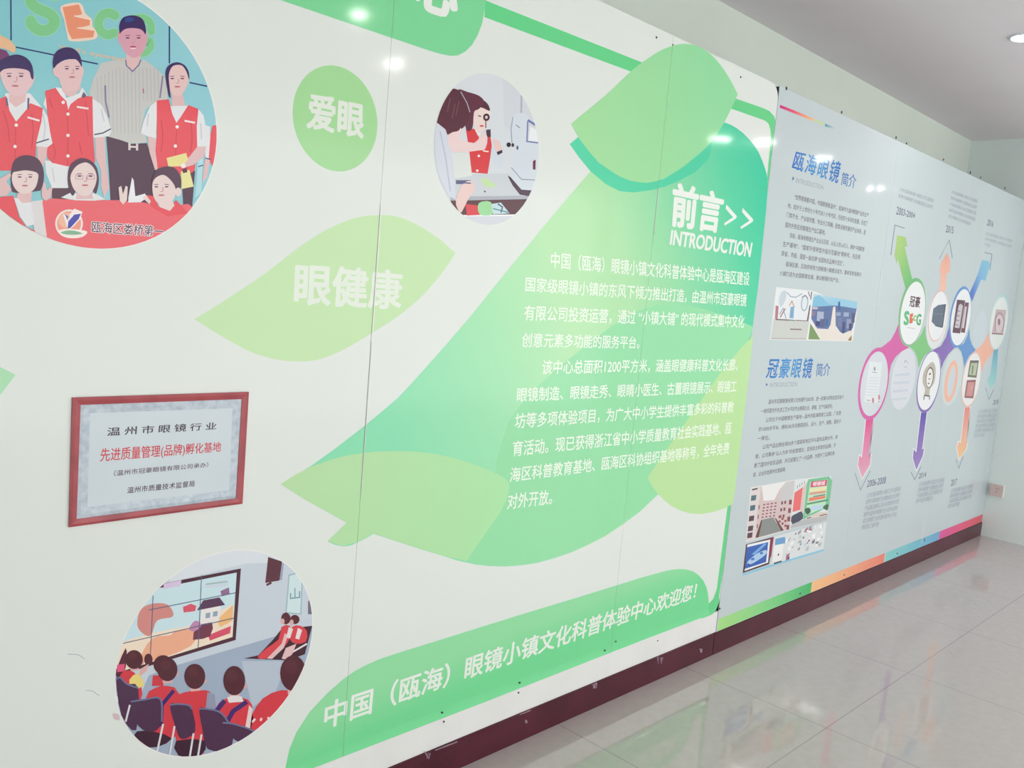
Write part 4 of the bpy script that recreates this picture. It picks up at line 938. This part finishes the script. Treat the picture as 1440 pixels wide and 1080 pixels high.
# plain ovals behind
A = bubble('', None, None, oval((372, 588), (322, 1010)), (218, 221, 229), base=.0007)
for k in range(4): A.line((204, 210, 222), [(285 - k*8, 775 + k*56), (392 - k*8, 765 + k*56)], 16)
A.line(GREY, [(352, 690), (360, 670), (378, 690)], 5); A.line(GREY, [(350, 720), (372, 712)], 5); A.build('oval', G2, 'pale blank oval')
A = bubble('', None, None, oval((712, 595), (655, 985)), (208, 218, 221), base=.0007); A.raw((242, 184, 160), tess(ring(*oval((700, 672), (650, 962), k=.86)))); A.raw((226, 206, 200), tess(ring(*oval((694, 700), (660, 925), k=.62)))); A.raw((204, 214, 224), tess(ring(*oval((692, 720), (664, 912), k=.58)))); A.build('oval', G2, 'pale oval holding an orange ring')
A = bubble('', None, None, oval((608, 190), (556, 590)), (226, 228, 230), base=.0007); A.build('oval', G2)
A = bubble('', None, None, oval((900, 330), (850, 596)), (202, 213, 220), base=.0007); A.build('oval', G2)
# links between the ovals
for m, pts in ((MAG, [(312, 415), (325, 500), (345, 560), (385, 582), (330, 612), (290, 650), (262, 700), (246, 775), (238, 690), (215, 630), (180, 600), (140, 602), (200, 578), (260, 530), (292, 470)]),
               (GRN, [(496, 425), (500, 500), (515, 560), (540, 600), (495, 635), (468, 680), (450, 728), (442, 660), (425, 615), (400, 585), (372, 572), (430, 545), (470, 490)]),
               (PUR, [(664, 425), (666, 510), (680, 560), (702, 582), (655, 630), (625, 680), (606, 735), (602, 670), (585, 622), (550, 600), (605, 572), (640, 510)]),
               (BLU, [(800, 450), (806, 520), (820, 565), (845, 600), (800, 640), (780, 680), (765, 722), (758, 660), (745, 612), (722, 582), (765, 550), (788, 500)]),
               (PEA, [(932, 475), (942, 540), (950, 572), (972, 602), (930, 660), (905, 700), (886, 755), (882, 690), (868, 640), (836, 604), (880, 572), (912, 530)])):
    A = b2(T1, .0010); A.add(m, pts); A.build('link', G2)
A = bubble('', grad('ring_green', (1290, 390), (1275, 485), [(0, (110, 186, 116)), (1, (150, 180, 150))]), oval((441, 102), (374, 577)), oval((439, 128), (384, 562)))
A.text((96, 56, 74), '冠豪', (396, 224), (464, 234), (456, 308), (386, 299), bold=.03)
A.text((92, 186, 130), 'S', (356, 334), (385, 336), (378, 424), (350, 424), bold=.06); A.add((226, 110, 80), [(390, 352), (414, 345), (410, 372), (400, 378), (414, 382), (408, 414), (386, 418)]); A.text((130, 196, 90), 'C', (417, 362), (435, 363), (431, 398), (414, 398), bold=.08); A.text((92, 170, 110), 'G', (440, 352), (470, 355), (462, 428), (434, 426), bold=.05)
A.line((200, 190, 190), [(372, 444), (428, 454)], 5); A.build('oval', G2, 'white oval with a green ring and the company mark')
A = bubble('', (232, 182, 174), oval((609, 188), (558, 542)), oval((609, 196), (561, 534)), (236, 238, 241))
A.add((92, 104, 124), [(585, 290), (637, 282), (614, 445), (566, 432), (540, 404), (552, 314)]); A.line((120, 132, 150), [(545, 350), (628, 352)], 3); A.line((62, 66, 90), [(636, 284), (614, 444)], 8); A.line((62, 66, 90), [(566, 432), (614, 444)], 7); A.build('oval', G2, 'white oval with a dark slate plaque')
A = bubble('', BLU, oval((768, 160), (710, 584)), oval((770, 180), (716, 568)))
A.add((94, 48, 72), [(716, 252), (772, 258), (738, 486), (684, 480)]); A.add((110, 60, 80), [(772, 270), (799, 274), (770, 482), (742, 478)]); A.add((206, 196, 206), [(728, 290), (742, 280), (756, 294), (732, 450), (700, 445)]); A.add((206, 196, 206), [(772, 300), (784, 300), (764, 450), (748, 448)])
for k in range(4): A.line((130, 120, 140), [(718 - k*4, 330 + k*32), (738 - k*4, 332 + k*32)], 6)
A.build('oval', G2, 'white oval with a blue ring and two certificates')
A = bubble('', grad('ring_cyan', (1412, 412), (1400, 470), [(0, (170, 216, 218)), (.5, (222, 232, 230)), (1, (210, 224, 222))]), oval((1040, 212), (972, 598)), oval((1036, 235), (976, 588)), (232, 236, 234))
A.add((204, 178, 184), [(985, 318), (1056, 325), (1034, 492), (955, 486)]); A.ell((224, 204, 208), 1008, 420, 28, 62, 16, .1); A.line((150, 116, 134), [(980, 470), (985, 370), (1015, 345), (1040, 400), (1026, 475)], 5, 1); A.ell((150, 110, 124), 1006, 406, 9, 24); A.line((130, 90, 104), [(956, 486), (1034, 491)], 8); A.build('oval', G2, 'white oval with a pink arch picture')
A = bubble('', MAG, oval((178, 583), (108, 1084)), oval((178, 610), (112, 1056)), (214, 219, 226))
A.add((228, 232, 236), [(112, 680), (200, 685), (166, 966), (74, 958)]); A.ell((150, 160, 176), 147, 730, 7, 14)
for k in range(7): A.line((206, 214, 222), [(108 - k*3, 790 + k*20), (180 - k*3, 794 + k*20)], 4)
A.line((150, 160, 176), [(130, 752), (163, 756)], 5); A.ell((206, 130, 140), 136, 948, 8, 20); A.ell((206, 120, 130), 178, 926, 6, 18); A.line((150, 160, 170), [(92, 945), (115, 950)], 6); A.line((206, 140, 140), [(170, 955), (185, 958)], 5)
A.build('oval', G2, 'white oval with a magenta ring and a letter')
A = bubble('', PUR, oval((552, 603), (490, 1034)), oval((550, 610), (494, 1014)))
A.add((192, 184, 172), [(545, 682), (568, 730), (560, 820), (530, 868), (522, 920), (490, 915), (495, 870), (478, 820), (490, 740)], 4); A.ell((120, 96, 90), 527, 790, 27, 74, 18, .1); A.ell((240, 238, 236), 526, 792, 22, 66, 18, .1); A.line((90, 70, 80), [(524, 770), (534, 760)], 10); A.line((130, 120, 130), [(518, 800), (532, 800)], 7); A.line((130, 120, 130), [(514, 830), (526, 832)], 9); A.line((74, 60, 80), [(488, 912), (530, 918)], 7); A.line((74, 60, 80), [(490, 915), (486, 944)], 6); A.line((74, 60, 80), [(524, 918), (526, 942)], 6)
A.build('oval', G2, 'white oval with a purple ring and a medal')
A = bubble('', (232, 190, 176), oval((848, 612), (782, 998)), oval((846, 622), (786, 984)), (238, 236, 236))
A.add((110, 104, 84), [(806, 672), (866, 672), (850, 792), (788, 786)]); A.add((184, 190, 160), [(814, 690), (858, 690), (844, 776), (798, 770)]); A.line((120, 130, 100), [(826, 705), (820, 765)], 10); A.line((80, 60, 60), [(806, 676), (866, 676)], 8); A.add((150, 80, 84), [(784, 808), (846, 805), (828, 934), (766, 930)]); A.add((206, 140, 138), [(792, 822), (838, 820), (822, 920), (778, 916)]); A.line((220, 176, 170), [(810, 870), (825, 850)], 6)
A.build('oval', G2, 'white oval with a peach ring and two plaques')
# years and small grey text
for fr, s, q in ((T0, '2003-2004', ((240, 380), (433, 455), (426, 508), (228, 465))), (T0, '2015', ((765, 580), (843, 598), (836, 672), (756, 655))), (T0, '2016', ((1210, 518), (1269, 540), (1259, 602), (1195, 582))),
                 (T2, '2006-2008', ((149, 568), (276, 540), (271, 588), (142, 614))), (T2, '2014', ((505, 518), (554, 507), (549, 545), (499, 556))), (T2, '2017', ((727, 562), (767, 555), (761, 598), (721, 606))), (T1, '2018', ((969, 946), (1003, 940), (998, 974), (962, 979)))):
    A = b2(fr, .0006); A.text((112, 112, 136), s, *q, bold=.012); A.build('year_lettering', G2)
TX = ['公司在瓯海眼镜小镇成立并注册商标', '获得中国眼镜行业质量诚信企业称号', '产品通过国际认证并远销海外市场', '被评为温州市眼镜行业先进单位基地', '成立眼镜文化科普体验中心平台', '荣获浙江省科普教育基地称号等']
def para(fr, tl, tr, br, bl, n, step, last, c):
    A = b2(fr, .0006)
    for k in range(n):
        f_ = last if k == n - 1 else 1.0
        L_ = lambda p: (p[0] + step[0]*k, p[1] + step[1]*k)
        TR = (tl[0] + (tr[0]-tl[0])*f_, tl[1] + (tr[1]-tl[1])*f_); BR = (bl[0] + (br[0]-bl[0])*f_, bl[1] + (br[1]-bl[1])*f_)
        s = TX[k % 6]; s = s[:max(3, int(len(s)*f_))]
        A.text(c, s, L_(tl), L_(TR), L_(BR), L_(bl), bold=.03)
    A.build('text_block', G2)
para(T0, (270, 178), (634, 300), (624, 342), (262, 215), 2, (-11, 68), 1, GREY)
para(T0, (822, 208), (1100, 308), (1094, 350), (816, 240), 5, (-8, 64), .85, GREY)
para(T0, (1182, 650), (1470, 735), (1464, 768), (1176, 684), 3, (-3, 58), .2, GREY2)
para(T2, (146, 655), (380, 606), (372, 640), (138, 690), 6, (-7, 44), .5, GREY)
para(T2, (506, 580), (680, 545), (673, 580), (498, 612), 4, (-6, 38), .65, GREY)
para(T2, (726, 625), (878, 590), (871, 622), (718, 656), 4, (-6, 35), .5, GREY)
para(T2, (916, 78), (1048, 68), (1042, 98), (908, 106), 6, (-6, 33), .55, GREY2)

#@@SMALL
# ------------------------------------------------------------------ screws (one mesh, copied)
def screw_mesh():
    bm = bmesh.new()
    prof = [(0.0, -0.0032), (0.0022, -0.003), (0.0036, -0.0022), (0.0044, -0.0008), (0.0046, 0.0004)]
    n = 14; rings_ = []
    for r, y in prof:
        rings_.append([bm.verts.new((r*math.cos(2*math.pi*k/n), y, r*math.sin(2*math.pi*k/n))) for k in range(n)] if r else [bm.verts.new((0, y, 0))])
    for k in range(n): bm.faces.new((rings_[0][0], rings_[1][k], rings_[1][(k+1) % n]))
    for a, b in zip(rings_[1:], rings_[2:]):
        for k in range(n): bm.faces.new((a[k], b[k], b[(k+1) % n], a[(k+1) % n]))
    bmesh.ops.recalc_face_normals(bm, faces=bm.faces)
    me = bpy.data.meshes.new('screw'); bm.to_mesh(me); bm.free(); me.materials.append(M_SCREW); return me
SM = screw_mesh()
def screw(u, v, par, y, s=1.0):
    o = bpy.data.objects.new('screw', SM); COL.objects.link(o); o.parent = par
    x, z = W(u, v, y); o.location = Vector((x, y, z)) - Vector(par.location); o.scale = (s, 1, s)
for u, v, s in ((923, 52.6, .9), (946, 63, .6), (1041.5, 108.5, .9)): screw(u, v, G1, 0.0, s)
for u, v, s in ((621.9, 1002, .7), (731, 960, .8), (850.6, 914.7, .8), (866, 902, .7)): screw(u, v, G1, -0.004, s)
for u, v, s in ((624, 1014.7, .8), (729, 974, .8), (924.7, 901, .7)): screw(u, v, G1, 0.003, s)
for u, v, s in ((1105.8, 124.4, 1.7), (1183.6, 157.8, 1.6), (1260, 193.6, 1.6), (1274.7, 201.7, 1.4), (1326.7, 224.4, 1.5), (1364.4, 242.7, 2), (1379, 249.5, 1.6), (1413, 264.4, 2), (1012, 856, 1.2), (1125, 834.6, 1.4), (1187, 808.5, 1.1), (1261.6, 778.4, 1.5), (1300, 759.5, 1.9)): screw(u, v, G2, 0.0, s)

# ------------------------------------------------------------------ framed plaque on the white board
fq = frame(80, 530, 4.697)
q = [W(*fq(*p)) for p in ((98, 135), (1262, 98), (1220, 835), (75, 990))]
qi = [W(*fq(*p)) for p in ((152, 183), (1217, 145), (1178, 800), (125, 937))]
qp = [W(*fq(*p)) for p in ((215, 238), (1155, 205), (1135, 745), (198, 858))]
PL = thing('plaque', ((q[2][0] + q[3][0])/2, 0, q[3][1]), 'silver award plaque with red lettering in a dark red wooden frame', 'plaque')
def rim(name, a, b, ya, yb, y_back, m):
    V, F = [], []
    mid = [((p[0]*.62 + r[0]*.38), (p[1]*.62 + r[1]*.38)) for p, r in zip(a, b)]
    loops = [[(x, y_back, z) for x, z in a], [(x, ya, z) for x, z in a], [(x, ya - .002, z) for x, z in mid], [(x, yb, z) for x, z in b], [(x, y_back, z) for x, z in b]]
    for L in loops: V += L
    for i in range(4):
        for k in range(4):
            j = (k + 1) % 4; F.append((i*4 + k, i*4 + j, (i+1)*4 + j, (i+1)*4 + k))
    return mesh_obj(name, V, F, [m], None, PL)
rim('frame', q, qi, -0.005, -0.0045, -0.0005, M_FRAME)
pl = rim('plate', qi, qp, -0.0028, -0.0034, -0.0005, M_PLATE); pl['label'] = 'etched silver plate'
mesh_obj('face_panel', [(x, -0.0034, z) for x, z in qp], [(3, 2, 1, 0)][:1] and [(0, 3, 2, 1)], [M_PLATE_IN], None, pl)
PB = 0.0037
for c, s, qd, bold, sp in (((78, 62, 74), '温州市眼镜行业', ((335, 335), (1056, 299), (1051, 347), (331, 391)), .012, 1.5), ((214, 84, 92), '先进质量管理(品牌)孵化基地', ((290, 473), (1086, 428), (1082, 503), (285, 574)), .012, 1.0), ((112, 90, 104), '（温州市冠豪眼镜有限公司承办）', ((378, 618), (1001, 564), (998, 596), (376, 656)), .01, 1.05), ((96, 78, 92), '温州市质量技术监督局', ((467, 729), (911, 684), (908, 724), (463, 770)), .012, 1.05)):
    A = Art(fq, PB, k=1); A.text(c, s, *qd, bold=bold, space=sp); A.build('text_line', PL)

# ------------------------------------------------------------------ power outlet on the far wall
def HW(u, v): p = hit(u, v, 0, XFAR); return p.y, p.z
f6 = frame(1360, 600, 6.75)
c_ = [HW(*f6(*p)) for p in ((232, 540), (355, 555), (345, 668), (222, 645))]
ys = [p[0] for p in c_]; zs_ = [p[1] for p in c_]
y0, y1 = (ys[1] + ys[2])/2, (ys[0] + ys[3])/2; z0, z1 = (zs_[2] + zs_[3])/2, (zs_[0] + zs_[1])/2
OUT = thing('power_outlet', (XFAR, (y0 + y1)/2, z0), 'small pinkish square power outlet low on the far end wall', 'power outlet')
box('back_box', XFAR - .024, XFAR - .0005, y0 - .004, y1 + .002, z0 - .004, z1 + .004, M_OUTBOX, OUT, .003, 'white box')
face_p = box('cover_plate', XFAR - .031, XFAR - .024, y0, y1, z0, z1, M_OUTLET, OUT, .002)
cy, cz, hw, hh = (y0 + y1)/2, (z0 + z1)/2, (y1 - y0)/2, (z1 - z0)/2
for dy, dz, wy, wz in ((-.28, .36, .05, .09), (.02, .36, .05, .09), (-.1, -.06, .05, .07), (.0, -.36, .05, .08)):
    box('socket_slot', XFAR - .0316, XFAR - .0305, cy + hw*(dy - wy), cy + hw*(dy + wy), cz + hh*(dz - wz), cz + hh*(dz + wz), M_HOLE, face_p)

# ------------------------------------------------------------------ recessed ceiling downlights
def downlight(x, y, label, r=0.055):
    T = thing('downlight', (x, y, CEIL), label, 'ceiling light', 'ceiling downlights')
    n = 28; bm = bmesh.new()
    prof = [(r + .02, 0.0), (r + .018, -.006), (r + .006, -.009), (r, -.006), (r - .002, 0.0)]
    R_ = [[bm.verts.new((x + a*math.cos(2*math.pi*k/n), y + a*math.sin(2*math.pi*k/n), CEIL + z)) for k in range(n)] for a, z in prof]
    for a, b in zip(R_, R_[1:]):
        for k in range(n): bm.faces.new((a[k], b[k], b[(k+1) % n], a[(k+1) % n]))
    bm_obj('trim_ring', bm, M_RING, T, None, True)
    bm = bmesh.new(); vs_ = [bm.verts.new((x + (r - .001)*math.cos(2*math.pi*k/n), y + (r - .001)*math.sin(2*math.pi*k/n), CEIL - .004)) for k in range(n)]
    bm.faces.new(vs_[::-1]); bm_obj('diffuser', bm, M_LAMP, T)
lp = hit(1441, 53, 2, CEIL - .004)
downlight(lp.x, lp.y, 'round lit downlight in the ceiling at the right edge of the picture')
for px, lab in (((505, 20), 'round ceiling downlight mirrored in the green title banner'), ((553, 88), 'round ceiling downlight mirrored beside the seam above the round green disc'), ((1015, 195), 'round ceiling downlight mirrored below the leaf at the head of the big leaf'), ((1070, 200), 'round ceiling downlight mirrored near the right edge of the white board'), ((1150, 222), 'round ceiling downlight mirrored in the upper blue heading'), ((1232, 264), 'round ceiling downlight mirrored right of the upper blue heading')):
    hpt = CAM + ray(*px) * ((0 - CAM.y)/ray(*px).y); d = ray(*px); d = Vector((d.x, -d.y, d.z)); t = (CEIL - hpt.z)/d.z
    p = hpt + d*t; downlight(p.x, p.y, lab)
